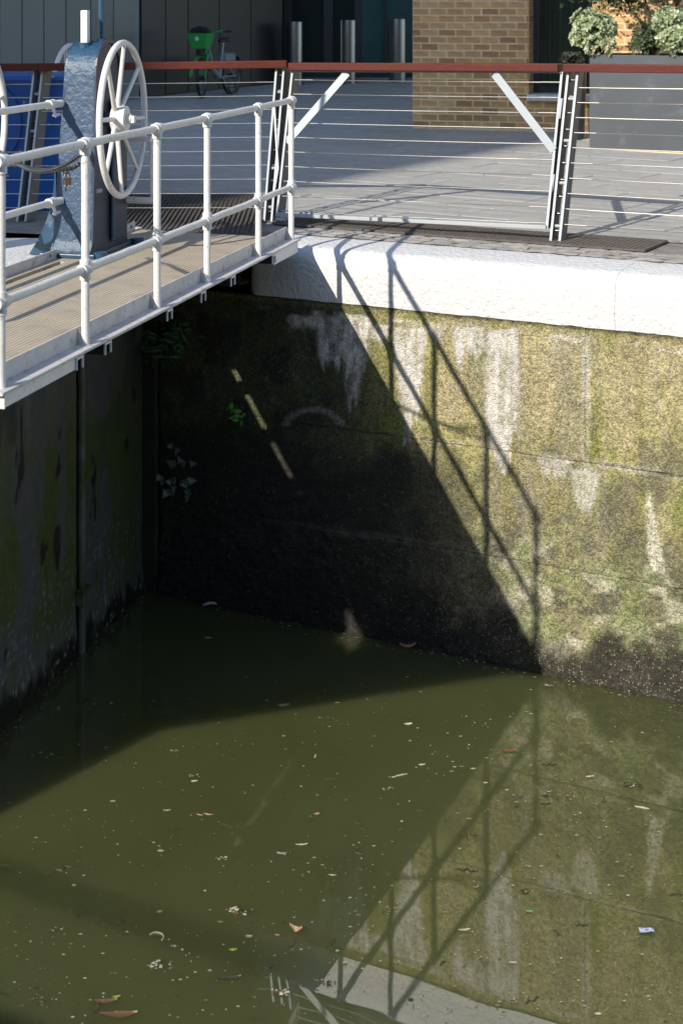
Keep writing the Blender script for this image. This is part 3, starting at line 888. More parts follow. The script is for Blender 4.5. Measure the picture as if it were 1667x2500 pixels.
M['blue_front'] = mat('hammered_blue_paint', attr='col', rough=.38, var=.14, vscale=14, bump=.7, bscale=24, bdist=.014, bdetail=5)
wrapo = grid_obj('column_shell', Pg, cc_, M['blue_front'], gear)
# side plates
for b_, nm, ins in ((BR, 'side_plate', 1), (None, 'side_plate', -1)):
    poly = [gp(a, (BR + .004) if ins > 0 else bl(h) - .004, h) for a, h in prof]
    MB().prism(poly, GN * (.012 * ins)).build(nm, M['blue_dark'], gear)
# raised edge band along the near side
m_ = MB()
for i in range(2, len(prof) - 3):
    a0, h0 = prof[i]; a1, h1 = prof[i + 1]
    m_.bar(gp(a0, BR - .004, h0), gp(a1, BR - .004, h1), .012, .026, GN)
m_.build('edge_strip', M['blue_dark'], gear)
# door on the near side with hinges and latch
dr = MB().box(gp(4.17, BR - .014, .07), GD * .30, GN * .012, Vector((0, 0, 1.05))).build('side_door', M['blue_dark'], gear, bevel=.003)
MB().tube([gp(4.44, BR - .05, .42), gp(4.44, BR - .014, .42)], .016, 10).cbox(gp(4.46, BR - .045, .42), .07, .02, .025, GD, GN).build('latch', M['blue'], dr)
MB().tube([gp(4.165, BR - .02, .1), gp(4.165, BR - .02, 1.1)], .014, 10).build('hinge_rod', M['blue'], dr)
MB().cbox(gp(3.90, BR - .012, .47), .06, .02, .025, GD, GN).ball(gp(3.93, BR - .02, .47), .016, 8, 6).build('latch', M['steel_lt'], gear)
# base flange and feet
MB().box(gp(3.74, BR - .05, .002), GD * .84, GN * (.42), Vector((0, 0, .03))).build('base_flange', M['blue'], gear, bevel=.006)
m_ = MB()
for a, b in ((3.80, BR - .075), (4.52, BR - .075)):
    m_.tube([gp(a, b, .002), gp(a, b, .045)], .05, 14)
m_.build('base_lugs', M['blue'], gear, smooth=40)
# curved fin on the left of the base
fin = [gp(3.86, 1.44, .0)]
for k in range(8):
    t = k / 7
    fin.append(gp(3.86, 1.44 + .20 * (1 - t) ** 2.2, .62 * t))
MB().prism(fin[1:] + [gp(3.86, 1.43, .62), gp(3.86, 1.43, 0)], GD * .02).build('side_fin', M['blue'], gear)
# rack bar, socket and guide rod
tp = gp(4.0, 1.29, 1.545)
MB().tube([gp(4.02, 1.27, 1.44), gp(4.02, 1.27, 1.535)], .045, 18).build('rack_socket', M['blue'], gear, smooth=40)
MB().box(gp(3.993, 1.243, 1.46), GD * .054, GN * .054, Vector((0, 0, .31))).build('rack_bar', M['white'], gear, bevel=.006)
MB().tube([gp(4.16, 1.20, 1.45), gp(4.16, 1.20, 2.6)], .024, 14).tube([gp(4.16, 1.20, 1.53), gp(4.16, 1.20, 1.56)], .05, 16).build('guide_rod', M['blue'], gear, smooth=40)
# handwheel
def handwheel(parent, c, R=.553, r=.024, ph0=0., hubside=-1):
    GD = Vector((.165, .986, 0)); GN = Vector((-.986, .165, 0))
    up = Vector((0, 0, 1))
    w = MB().torus(c, GD, up, R, r, 64, 12).build('handwheel', M['white'], parent, smooth=60)
    for k in range(8):
        th = 2 * math.pi * k / 8 + ph0
        d = GD * math.cos(th) + up * math.sin(th)
        pts = [c + d * .07 + GN * .045 * hubside * -1, c + d * .22 + GN * .03 * hubside * -1, c + d * (R - .01)]
        MB().tube(pts, [.020, .017, .015], 10).build('spoke', M['white'], w, smooth=50)
    hb = MB().tube([c + GN * .07, c + GN * -.03], .095, 24).tube([c + GN * -.03, c + GN * -.065], .035, 14)
    hb.cbox(c + GN * -.075, .05, .03, .05, GD, GN)
    hb.build('hub', M['white'], w, smooth=40)
    return w
hc = gp(4.04, .985, .98)
handwheel(gear, hc, ph0=math.pi / 2 - .05)
MB().tube([gp(4.04, 1.14, .98), gp(4.04, 1.02, .98)], .05, 16).build('axle', M['blue_dark'], gear, smooth=40)
# white crank frame seen behind the wheel
fr = MB()
fr.tube([gp(4.47, 1.12, .80), gp(4.47, .93, .80)], .022, 12).tube([gp(4.47, 1.12, .34), gp(4.47, .90, .34)], .026, 12)
fr.tube([gp(4.50, .94, .80), gp(4.50, .93, .34)], .017, 12).ball(gp(4.49, .91, .34), .034, 10, 8)
fr.build('crank_frame', M['white'], gear, smooth=50)

# second handwheel at the left edge
t = thing('handwheel_stand', 'white handwheel cut off by the left picture edge, beside the far handrail', 'handwheel', tuple(gp(3.42, 1.84)), 'spare handwheels')
handwheel(t, gp(3.42, 1.84, .98), ph0=.3)
MB().tube([gp(3.42, 1.88, .98), gp(3.42, 2.7, .98)], .03, 12).build('shaft', M['blue_dark'], t, smooth=40)
MB().box(gp(3.3, 2.62, -.06), GD * .24, GN * .24, Vector((0, 0, 1.2))).build('pedestal', M['blue'], t, bevel=.03)
# third handwheel behind the cabinet
c3 = pt(172, 243, 16.6); 
t = thing('handwheel_stand', 'white handwheel whose top arc shows above the blue cabinet behind the fence', 'handwheel', (c3.x, c3.y, gz(16.6)), 'spare handwheels')
handwheel(t, c3, R=.55, ph0=.25)
MB().tube([c3 + GN * -.02, c3 + GN * -.35], .03, 12).build('shaft', M['blue_dark'], t, smooth=40)
b3 = c3 + GN * -.4
MB().box((b3.x - .1, b3.y - .1, gz(16.6)), (.2, 0, 0), (0, .2, 0), (0, 0, c3.z - gz(16.6) + .12)).build('pedestal', M['blue'], t, bevel=.03)

# chain with padlock on the railing
ch = thing('chain', 'grey steel chain looped from the handrail with padlock and loose end', 'chain', tuple(gp(.5, .03, .95)))
def link_path(pts, nm):
    pts = [Vector(p) for p in pts]
    L_ = [0]
    for i in range(1, len(pts)): L_.append(L_[-1] + (pts[i] - pts[i - 1]).length)
    step = .030; m_ = MB(); s_ = 0; k = 0
    def at(s):
        for i in range(1, len(pts)):
            if s <= L_[i]:
                f = (s - L_[i - 1]) / max(L_[i] - L_[i - 1], 1e-6); return pts[i - 1].lerp(pts[i], f)
        return pts[-1]
    while s_ + step < L_[-1]:
        a = at(s_ - .006); b = at(s_ + step + .006); c = (a + b) / 2; d = (b - a).normalized()
        ref = Vector((0, 0, 1)) if abs(d.z) < .8 else Vector((1, 0, 0))
        sd = (ref - d * ref.dot(d)).normalized()
        if k % 2: sd = d.cross(sd)
        hl = .013; rw = .0095
        loop = [c + d * (hl * (1 if math.cos(th) > 0 else -1) * .8 + math.cos(th) * rw) + sd * math.sin(th) * rw * 1.15 for th in np.linspace(0, 2 * math.pi, 13)]
        m_.tube(loop, .0042, 6, cap=False)
        s_ += step; k += 1
    return m_.build(nm, M['chain'], ch, smooth=60)
def cat(p, q, sag, n=24):
    p = Vector(p); q = Vector(q)
    return [p.lerp(q, t) - Vector((0, 0, sag * 4 * t * (1 - t))) for t in np.linspace(0, 1, n)]
A_ = gp(pa[0] - .05, 1.8, .86); 
c_a = pt(-6, 388, 10.6); c_b = pt(46, 402, 10.3); c_m = pt(160, 412, 9.2); c_c = gp(pa[1] + .10, .02, TR - .05); c_d = gp(pa[1] - .03, .02, TR - .06)
link_path(cat(c_a, c_b, .01) + cat(c_b, c_d, .06)[1:], 'chain_strand')
link_path(cat(c_b, c_m, .02) + cat(c_m, c_c, .03)[1:], 'chain_strand')
link_path([c_m, c_m - Vector((-.003, 0, .14))], 'chain_tail')
pl = c_m + Vector((.018, -.01, -.045))
m_ = MB().cbox(pl - Vector((0, 0, .022)), .032, .018, .045)
m_.build('padlock', M['brass'], ch, bevel=.004)
MB().tube([pl + Vector((.011 * math.cos(th), 0, .002 + .022 * math.sin(th))) for th in np.linspace(0, math.pi, 9)], .0035, 6).build('shackle', M['chain'], ch, smooth=60)

# =================================================================== FENCES
CB, CT = 25.51, 26.35
def line_pt(x, c, z):                      # on the fence line c at picture column x
    u = (x - CX) / F; Y = c / (1.85 + u)
    return Vector((u * Y, Y, z))
def top_r(x, y):
    u = (x - CX) / F; Y = CT / (1.85 + u); return pt(x, y, Y)
def base_r(x): return line_pt(x, CB, 2.97)
def base_l(x): p = pt(x, 541, 14.1); return Vector((p.x, p.y, 2.97))
def top_l(x, y): return pt(x, y, 14.5)
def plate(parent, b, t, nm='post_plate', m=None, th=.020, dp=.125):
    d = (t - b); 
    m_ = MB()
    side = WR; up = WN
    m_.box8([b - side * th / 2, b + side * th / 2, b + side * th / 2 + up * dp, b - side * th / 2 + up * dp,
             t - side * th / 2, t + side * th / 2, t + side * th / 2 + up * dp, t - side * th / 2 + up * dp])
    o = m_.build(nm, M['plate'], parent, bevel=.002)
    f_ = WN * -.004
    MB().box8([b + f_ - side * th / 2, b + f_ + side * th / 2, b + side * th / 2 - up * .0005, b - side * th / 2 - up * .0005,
               t + f_ - side * th / 2, t + f_ + side * th / 2, t + side * th / 2 - up * .0005, t - side * th / 2 - up * .0005]).build('front_edge', M['steel_lt'], o)  # pale strip paints the sunlit edge of the shade-dark plate
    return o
def spacers(parent, pA, pB, n, studs):
    for k in range(n):
        t = (k + .35) / n
        a = pA[0].lerp(pA[1], t) + WN * .04; b = pB[0].lerp(pB[1], t) + WN * .04
        MB().tube([a, b], .014, 10).build('spacer', M['steel_lt'], parent, smooth=40)
    for k in range(studs):
        t = .06 + .89 * k / (studs - 1)
        a = pA[0].lerp(pA[1], t) + WN * .05 + WR * .01
        MB().tube([a, a + WR * .03], .009, 8).ball(a + WR * .034, .011, 8, 6).build('wire_stud', M['stainless'], parent, smooth=40)
def wires(parent, pa_, pb_, n, z0f=.085, z1f=.905):
    for k in range(n):
        t = z0f + (z1f - z0f) * k / (n - 1)
        a = pa_[0].lerp(pa_[1], t) + WN * .03; b = pb_[0].lerp(pb_[1], t) + WN * .03
        sag = random.uniform(0, .004)
        m_ = MB().tube([a.lerp(b, s) - Vector((0, 0, sag * 4 * s * (1 - s))) for s in (0, .25, .5, .75, 1)], .0035, 6)
        w = m_.build('wire', M['wire'], parent, smooth=60)
        d = (b - a).normalized()
        MB().tube([a + d * .015, a + d * .20], .0055, 8).build('turnbuckle', M['wire'], w, smooth=60)
        MB().tube([b - d * .015, b - d * .18], .0055, 8).build('turnbuckle', M['wire'], w, smooth=60)
def timber(parent, a, b, w=.12, h=.066):
    m_ = MB().bar(a, b, w, h, WN)
    return m_.build('top_rail', M['timber'], parent, bevel=.006)

# left fence
fl = thing('wire_fence', 'wire fence with red timber rail behind the blue winding gear', 'fence', tuple(base_l(380)), 'wire fence sections along the quay')
A1 = (base_l(43), top_l(84, 172)); A2 = (base_l(63), top_l(104, 172))
B1 = (base_l(645), top_l(675, 166)); B2 = (base_l(663), top_l(693, 166))
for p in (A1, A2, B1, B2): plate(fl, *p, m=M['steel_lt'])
spacers(fl, A1, A2, 4, 10); spacers(fl, B1, B2, 4, 10)
wires(fl, A2, B1, 10)
Lf = (base_l(-300), top_l(-260, 172))
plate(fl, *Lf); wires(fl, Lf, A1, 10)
timber(fl, top_l(-300, 165), top_l(96.5, 164)); timber(fl, top_l(97.5, 164), top_l(700, 156.5))
# gate
fg = thing('wire_gate', 'wire gate with red timber top and two diagonal braces', 'gate', tuple(base_r(1000)))
G1 = (line_pt(676, CB, 2.97 + .05), top_r(714, 171)); G2 = (line_pt(1334, CB, 2.97 + .10), top_r(1371, 175))
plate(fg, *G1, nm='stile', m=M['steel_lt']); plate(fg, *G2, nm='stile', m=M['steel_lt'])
MB().bar(G1[0] + Vector((0, 0, .012)), G2[0] + Vector((0, 0, .012)), .05, .03, WN).build('bottom_bar', M['steel_lt'], fg, bevel=.003)
MB().bar(top_r(712, 174), top_r(1371, 177), .05, .012, WN).build('under_rail', M['steel_gr'], fg)
timber(fg, top_r(711, 162), top_r(1367, 165))
def on_gate(x, y):                        # a point of the leaning gate plane
    c = CT if y < 180 else CT + (CB - CT) * (y - 165) / 400
    u = (x - CX) / F; Y = c / (1.85 + u); return pt(x, y, Y)
for a, b in (((848, 178), (700, 348)), ((1207, 180), (1352, 368))):
    p, q_ = on_gate(*a), on_gate(*b)
    MB().bar(p + WN * -.004, q_ + WN * -.004, .012, .068, WN).build('brace', M['steel_lt'], fg, bevel=.002)
wires(fg, G1, G2, 10, .03, .93)
m_ = MB().tube([G1[0] + WR * .0 - Vector((0, 0, .03)), G1[0] + WR * .09 - Vector((0, 0, .03))], .022, 12)
m_.build('hinge_roller', M['steel_lt'], fg, smooth=40)
# right fence
fr_ = thing('wire_fence', 'wire fence with red timber rail in front of the grey planter', 'fence', tuple(base_r(1500)), 'wire fence sections along the quay')
R1 = (base_r(1343), top_r(1386, 176)); R2 = (base_r(1365), top_r(1409, 176)); R3 = (base_r(2150), top_r(2195, 180))
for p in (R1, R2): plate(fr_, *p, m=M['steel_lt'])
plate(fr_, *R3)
spacers(fr_, R1, R2, 4, 10); wires(fr_, R2, R3, 10, .10, .905)
timber(fr_, top_r(1379, 165.5), top_r(2200, 173))
# gate latch plates
MB().box(R1[0].lerp(R1[1], .27) - WR * .045 + WN * -.004, WR * .02, WN * .03, Vector((0.02, .01, .16))).build('latch_plate', M['steel_lt'], fr_)
MB().box(R1[0].lerp(R1[1], .72) - WR * .045 + WN * -.004, WR * .02, WN * .03, Vector((0.02, .01, .16))).build('latch_plate', M['steel_lt'], fr_)

# =================================================================== BACKGROUND
# blue cabinet
cb = pt(215, 187, 14.75); zt = cb.z
cab = thing('cabinet', 'big blue steel cabinet with bolted panels behind the left fence', 'cabinet', (cb.x - 1.0, 15.2, gz(15)))
MB().box((cb.x - 2.6, 14.75, 2.96), (2.6, 0, 0), (0, 1.1, 0), (0, 0, zt - 2.96)).build('cabinet_body', M['blue_box'], cab, bevel=.03)
m_ = MB()
for x, y in ((30, 245), (60, 250), (50, 370), (85, 480), (130, 188), (48, 305), (120, 305), (20, 430)):
    p = pt(x, y, 14.74); m_.ball(p, .013, 8, 6)
m_.build('bolts', M['steel_lt'], cab)
p0 = pt(-60, 300, 14.74)
MB().tube([(p0.x, 14.75, p0.z), (p0.x, 14.715, p0.z)], .42, 48).build('drum_end', M['blue_box'], cab, smooth=40)

# brick building
BX = Vector((.965, -.261, 0)); BN = Vector((.261, .965, 0))
B0 = ptg(1006, 313)
bz = gz(B0.y) - .02
def bp(t, n, z): return Vector((B0.x, B0.y, 0)) + BX * t + BN * n + Vector((0, 0, z))
bb = thing('brick_building', 'yellow brown brick building corner with recessed dark window', 'building', tuple(bp(1, .5, bz)))
LB, HB, J = .2315, .0928, .0155
TW0, TW1 = 1.545, 2.36
ZS = HC - (246 - YH) / F * bp(TW0, 0, 0).y        # underside of sill
ZSt = ZS + .085
BACK = .006
wl = MB()
Hh = 6.5
wl.box(bp(.004, BACK, bz - .1), BX * (TW0 - .008), BN * .9, Vector((0, 0, Hh)))
wl.box(bp(TW0 - .004, BACK, bz - .1), BX * (TW1 - TW0 + .008), BN * .3, Vector((0, 0, ZS - bz + .1)))
wl.box(bp(TW1 + .004, BACK, bz - .1), BX * 9, BN * .9, Vector((0, 0, Hh)))
wallp = wl.build('brick_wall', M['mortar'], bb)
MB().box(bp(.002, .0, bz - .1 + Hh), BX * 11, BN * .9, Vector((0, 0, 12))).build('upper_wall', M['brick_plain'], bb)
protos = []
for k in range(6):
    m_ = MB(); w = LB - J; h = HB - J; c_ = .004
    x0, x1 = -w / 2 + random.uniform(0, .004), w / 2 - random.uniform(0, .004); z0, z1 = -h / 2 + random.uniform(0, .003), h / 2 - random.uniform(0, .003)
    fv = [BX * x + Vector((0, 0, z)) for x, z in ((x0 + c_, z0 + c_), (x1 - c_, z0 + c_), (x1 - c_, z1 - c_), (x0 + c_, z1 - c_))]
    mv = [BX * x + BN * .005 + Vector((0, 0, z)) for x, z in ((x0, z0), (x1, z0), (x1, z1), (x0, z1))]
    bv = [v + BN * .06 for v in mv]
    fs = [(0, 1, 2, 3)] + [(4 + j, 4 + (j + 1) % 4, (j + 1) % 4, j) for j in range(4)] + [(8 + j, 8 + (j + 1) % 4, 4 + (j + 1) % 4, 4 + j) for j in range(4)]
    m_.add([v_ + bp(.1, .1, bz - 2) for v_ in fv + mv + bv], fs)
    protos.append(m_.build('brick', M['brick'], wallp, loc=bp(.1, .1, bz - 2)))
first = True
wbase = wallp.matrix_basis.translation + bb.location
n_brick = 0
for r_ in range(22):
    zc_ = bz + .03 + HB * (r_ + .5)
    t = -(LB / 2 if r_ % 2 else 0)
    while t < 3.6:
        t0, t1 = t, t + LB
        t += LB
        tc_ = (t0 + t1) / 2; sc_ = 1.0
        if t0 < 0: t0 = 0
        if zc_ > ZS - .02:
            if t0 >= TW0 - .03 and t1 <= TW1 + .03: continue
            if t0 < TW0 < t1: t1 = TW0
            elif t0 < TW1 < t1: t0 = TW1
            elif t1 > TW0 and t0 < TW1: continue
        if t1 - t0 < .04: continue
        py = YH + (HC - zc_) * F / 21.5
        if py < -14: continue
        pxx = CX + F * bp(tc_, 0, 0).x / bp(tc_, 0, 0).y
        if pxx > 1455 and py > 145: continue
        src = protos[random.randrange(6)]
        o = inst(src, 'brick', wallp, bp((t0 + t1) / 2, random.uniform(0, .004), zc_) - wbase)
        o.scale = (1, 1, 1)
        if t1 - t0 < LB - .01:
            # cut bricks: shorten along the wall
            R_ = Matrix(((BX.x, BN.x, 0), (BX.y, BN.y, 0), (0, 0, 1)))
            w = t1 - t0 - J
            m_ = MB().box(BX * (-w / 2) + Vector((0, 0, -(HB - J) / 2)), BX * w, BN * .06, Vector((0, 0, HB - J)))
            me = bpy.data.meshes.new('brick'); me.from_pydata(m_.v, [], m_.f); me.materials.append(M['brick']); o.data = me
        n_brick += 1
for p in protos: bpy.data.objects.remove(p)
# reveal bricks
for r_ in range(22):
    zc_ = bz + .03 + HB * (r_ + .5)
    if zc_ < ZSt: continue
    if YH + (HC - zc_) * F / 21.5 < -14: continue
    n0 = .0
    for w in ((.11, .23) if r_ % 2 else (.23, .11)):
        m_ = MB().box(bp(TW0 - .01, n0 + J, zc_ - (HB - J) / 2), BX * .014, BN * (w - J), Vector((0, 0, HB - J)))
        m_.build('brick', M['brick'], wallp); n0 += w
MB().box(bp(TW0 - .02, -.07, ZS), BX * (TW1 - TW0 + .04), BN * .45, Vector((0, 0, ZSt - ZS))).build('sill', M['sill'], bb, bevel=.012)
win = MB()
win.box(bp(TW0 + .006, .36, ZSt), BX * .085, BN * .06, Vector((0, 0, 3.2)))
win.box(bp(TW1 - .09, .36, ZSt), BX * .085, BN * .06, Vector((0, 0, 3.2)))
win.box(bp(TW0 + .092, .36, ZSt + .002), BX * (TW1 - TW0 - .183), BN * .06, Vector((0, 0, .08)))
win = win.build('window', M['frame'], bb)
MB().box(bp(TW0 + .09, .39, ZSt + .08), BX * (TW1 - TW0 - .18), BN * .015, Vector((0, 0, 3.1))).build('pane', M['glass_g'], win)
for t in (.22, .36, .50, .60):
    MB().box(bp(TW0 + t, .383, ZSt + .08), BX * .012, BN * .006, Vector((0, 0, 3.1))).build('mullion', M['frame'], win)

# dark clad building
Q0 = ptg(345, 240); QX = Vector((.57, .82, 0)).normalized(); QN = Vector((-QX.y, QX.x, 0))
def qcol(x):
    u = (x - CX) / F
    return (u * Q0.y - Q0.x) / (QX.x - u * QX.y)
cl = thing('clad_building', 'dark building clad in tall charcoal panels, the left ones paled for reflection', 'building', (Q0.x, Q0.y, gz(Q0.y)))
def qp(t, n, z): return Vector((Q0.x, Q0.y, 0)) + QX * t + QN * n + Vector((0, 0, z))
joints = [-260, -160, -60, 0, 55, 108, 162, 222, 278, 332, 345, 405, 460, 536, 613, 690]
MB().box(qp(qcol(-300), .06, 2.8), QX * (qcol(694) - qcol(-300)), QN * 4, Vector((0, 0, 19))).build('wall', M['frame'], cl)
for i in range(len(joints) - 1):
    t0, t1 = qcol(joints[i]), qcol(joints[i + 1])
    strip_ = joints[i] == 332
    g = .009
    zb = gz(qp(t0, 0, 0).y) + .02
    m_ = MB().box(qp(t0 + g, 0 if not strip_ else .03, zb), QX * (t1 - t0 - 2 * g), QN * .05, Vector((0, 0, 6)))
    m_.build('panel', M['steel_gr'] if strip_ else (M['panel_a'] if joints[i] < 332 else M['panel_b']), cl, bevel=.004)
# glazed entrance
GY = 30.6
eb = thing('glazed_entrance', 'recessed teal glass entrance with dark frames behind steel bollards', 'entrance', (0, GY, gz(GY)))
def gx(x): return (x - CX) / F * GY
zg = gz(GY)
for x0, x1, m_ in ((712, 790, 'glass_d'), (812, 865, 'glass_d'), (880, 938, 'glass_t'), (944, 1100, 'glass_t')):
    MB().box((gx(x0), GY, zg + .10), (gx(x1) - gx(x0), 0, 0), (0, .03, 0), (0, 0, 5)).build('glass_panel', M[m_], eb)
for x0, x1 in ((692, 712), (790, 812), (865, 880), (938, 944)):
    MB().box((gx(x0), GY - .06, zg), (gx(x1) - gx(x0), 0, 0), (0, .12, 0), (0, 0, 5.1)).build('mullion', M['frame'], eb, bevel=.004)
MB().box((gx(712), GY - .03, zg - .02), (gx(1100) - gx(712), 0, 0), (0, .08, 0), (0, 0, .115)).build('bottom_rail', M['frame'], eb)
MB().box((gx(600), GY + .07, zg - .1), (gx(1500) - gx(600), 0, 0), (0, 3, 0), (0, 0, 19)).build('back_wall', M['frame'], eb)
MB().box((gx(560), GY - 1.8, zg + 3.4), (gx(1200) - gx(560), 0, 0), (0, 1.7, 0), (0, 0, .3)).build('canopy', M['frame'], eb)

# steel bollards
bo0 = None
blab = ['brushed steel bollard, leftmost of three, beside the dark clad wall', 'brushed steel bollard, middle one of three before the glass entrance', 'brushed steel bollard nearest the brick corner']
for i, (x, y, top, wpx) in enumerate(((719.5, 207, 53, 40), (850, 204, 49, 38), (970, 199, 46, 43))):
    p = ptg(x, y); sc_ = F / p.y
    H = (y - top) / sc_; r = wpx / 2 / sc_
    t = thing('bollard', blab[i], 'bollard', tuple(p), 'steel bollards before the entrance')
    MB().tube([p, p + Vector((0, 0, H - .02)), p + Vector((0, 0, H - .004)), p + Vector((0, 0, H))], [r, r, r * .985, r * .95], 40).build('post', M['stainless'], t, smooth=40)
    MB().tube([p, p + Vector((0, 0, .015))], r * 1.12, 40).build('base_ring', M['stainless'], t, smooth=40)

# planter with shrubs
p = ptg(1438, 362); PLX = WR; PLN = WN
def plp(l, n, z): return Vector((p.x, p.y, 0)) + PLX * l + PLN * n + Vector((0, 0, z))
zp = gz(p.y) - .03; HP = (362 - 133) / F * p.y
pln = thing('planter', 'long slate grey rectangular planter before the brick wall', 'planter', tuple(plp(1, .3, zp)))
MB().box(plp(0, 0, zp + .03), PLX * 3.2, PLN * .03, Vector((0, 0, HP))).build('front_panel', M['planter'], pln, bevel=.004)
MB().box(plp(0, .033, zp + .03), PLX * .03, PLN * .75, Vector((0, 0, HP))).build('end_panel', M['planter'], pln, bevel=.004)
MB().box(plp(.033, .75, zp + .03), PLX * 3.17, PLN * .03, Vector((0, 0, HP))).build('back_panel', M['planter'], pln)
MB().box(plp(.034, .034, zp + .03), PLX * 3.1, PLN * .71, Vector((0, 0, HP - .08))).build('soil', M['soil'], pln)
MB().box(plp(.02, -.012, zp), PLX * 3.17, PLN * .7, Vector((0, 0, .028))).build('plinth', M['mortar'], pln)

def leaf_mesh(name, centers, radii_n, parent, size, palette, seed, per=5, flat=.5):
    r = random.Random(seed); V = []; Fc = []; C = []
    for (c, nrm) in centers:
        nrm = nrm.normalized()
        e1 = nrm.orthogonal().normalized(); e2 = nrm.cross(e1)
        rot = r.uniform(0, 6.28)
        for k in range(per):
            th = rot + 6.28 * k / per + r.uniform(-.3, .3)
            d = (e1 * math.cos(th) + e2 * math.sin(th)) * (1 - flat * .4) + nrm * r.uniform(.1, .7)
            d.normalize(); sd = d.cross(nrm).normalized() if d.cross(nrm).length > 1e-3 else e1
            L_ = size * r.uniform(.7, 1.2); w = L_ * r.uniform(.26, .36)
            b = c + d * L_ * .1
            n0 = len(V)
            up = sd.cross(d).normalized() * L_ * .12
            V += [b, b + d * L_ * .55 + sd * w + up, b + d * L_, b + d * L_ * .55 - sd * w + up, b + d * L_ * .5 ]
            Fc += [(n0, n0 + 1, n0 + 4), (n0 + 1, n0 + 2, n0 + 4), (n0 + 2, n0 + 3, n0 + 4), (n0 + 3, n0, n0 + 4)]
            col = Vector(palette[r.randrange(len(palette))]) * r.uniform(.8, 1.2)
            rim = col * 1.25 + Vector((.05, .05, .03))
            C += [col, rim, rim, rim, col * .8]
    m_ = MB(); m_.v = [tuple(v) for v in V]; m_.f = Fc
    o = m_.build(name, M['leaf'], parent, fix=False)
    set_col(o.data, np.array([tuple(c) for c in C]))
    return o
def bush(label, c, rad, n, size, palette, seed, nm='shrub', base=None, grp=None):
    r = random.Random(seed)
    t = thing(nm, label, 'shrub', tuple(base if base is not None else c - Vector((0, 0, rad.z))), grp)
    lobes = [(Vector((r.uniform(-.58, .58) * rad.x, r.uniform(-.5, .5) * rad.y, r.uniform(-.45, .55) * rad.z)), r.uniform(.34, .56)) for _ in range(9)]
    cs = []
    for i in range(n):
        lc, lr = lobes[r.randrange(9)]
        v = Vector((r.gauss(0, 1), r.gauss(0, 1), r.gauss(0, 1) + .15)).normalized()
        k = r.uniform(.55, 1.02) ** .6
        pnt = c + lc + Vector((v.x * rad.x, v.y * rad.y, v.z * rad.z)) * lr * k
        cs.append((pnt, (v + Vector((0, -.2, .35))).normalized()))
    leaf_mesh('foliage', cs, None, t, size, palette, seed)
    m_ = MB(); root = base if base is not None else c - Vector((0, 0, rad.z))
    for i in range(16):
        e = cs[r.randrange(n)][0]; md = root.lerp(e, .5) + Vector((r.uniform(-.05, .05), r.uniform(-.05, .05), .05))
        m_.tube([root + Vector((r.uniform(-.05, .05), r.uniform(-.04, .04), 0)), md, e], [.010, .007, .003], 5)
    m_.build('stems', M['bark'], t)
    return t
pal_v = [(.20, .25, .12), (.30, .34, .19), (.38, .41, .27), (.24, .29, .14), (.14, .2, .07)]
pal_d = [(.03, .06, .02), (.045, .075, .025), (.02, .045, .015)]
topz = zp + HP
c1 = pt(1447, 82, p.y + .1)
bush('round variegated pale green shrub overhanging the left end of the planter', c1, Vector((.36, .34, .29)), 620, .052, pal_v, 3, base=Vector((c1.x + .1, p.y + .25, topz)), grp='pale shrubs in the planter')
c2 = pt(1672, 80, p.y - .35)
bush('wide variegated pale green shrub at the right picture edge', c2, Vector((.40, .34, .31)), 720, .052, pal_v, 4, base=Vector((c2.x, c2.y + .3, topz - .02)), grp='pale shrubs in the planter')
c3_ = pt(1578, 100, p.y + .2)
bush('dark green shrub in shade between the two pale shrubs', c3_, Vector((.20, .22, .22)), 260, .05, pal_d, 5, base=Vector((c3_.x, c3_.y, topz - .02)))
# low dark plant by the window
c4 = pt(1398, 148, p.y + 1.0)
t4 = bush('low black green pot plant below the window beside the planter', Vector((c4.x, c4.y, c4.z)), Vector((.13, .12, .10)), 120, .05, [(.008, .012, .008), (.012, .016, .01)], 6, base=Vector((c4.x, c4.y, c4.z - .12)))
MB().tube([(c4.x, c4.y, gz(c4.y) - .02), (c4.x, c4.y, c4.z - .12)], [.14, .17], 20).build('pot', M['frame'], t4, smooth=40)
# small tree behind
tb = Vector((pt(1600, 120, p.y + .35).x, p.y + .35, topz - .04))
tr = thing('small_tree', 'small multi stemmed tree growing from the planter against the brick wall', 'tree', tuple(tb))
m_ = MB(); r = random.Random(9); ends = []
for (dx, dz) in ((-.30, .62), (-.12, .75), (.12, .8), (.3, .7)):
    e = tb + Vector((dx, r.uniform(-.05, .15), dz)); md = tb.lerp(e, .5) + Vector((dx * -.12, 0, .06))
    m_.tube([tb + Vector((r.uniform(-.02, .02), 0, 0)), md, e], [.028, .021, .014], 8)
    for k in range(4):
        e2 = e + Vector((r.uniform(-.35, .25), r.uniform(-.2, .3), r.uniform(.1, .45)))
        m_.tube([md.lerp(e, .7), e, e2], [.012, .01, .004], 6); ends.append(e2)
m_.build('trunk', M['bark'], tr, smooth=50)
cs = []
for e in ends:
    for k in range(55):
        v = Vector((r.gauss(0, .17), r.gauss(0, .17), r.gauss(0, .13))); cs.append((e + v, Vector((r.uniform(-1, 1), r.uniform(-1, 1), 1)).normalized()))
leaf_mesh('crown', cs, None, tr, .07, [(.05, .085, .03), (.07, .1, .035), (.035, .06, .02)], 10, per=4)

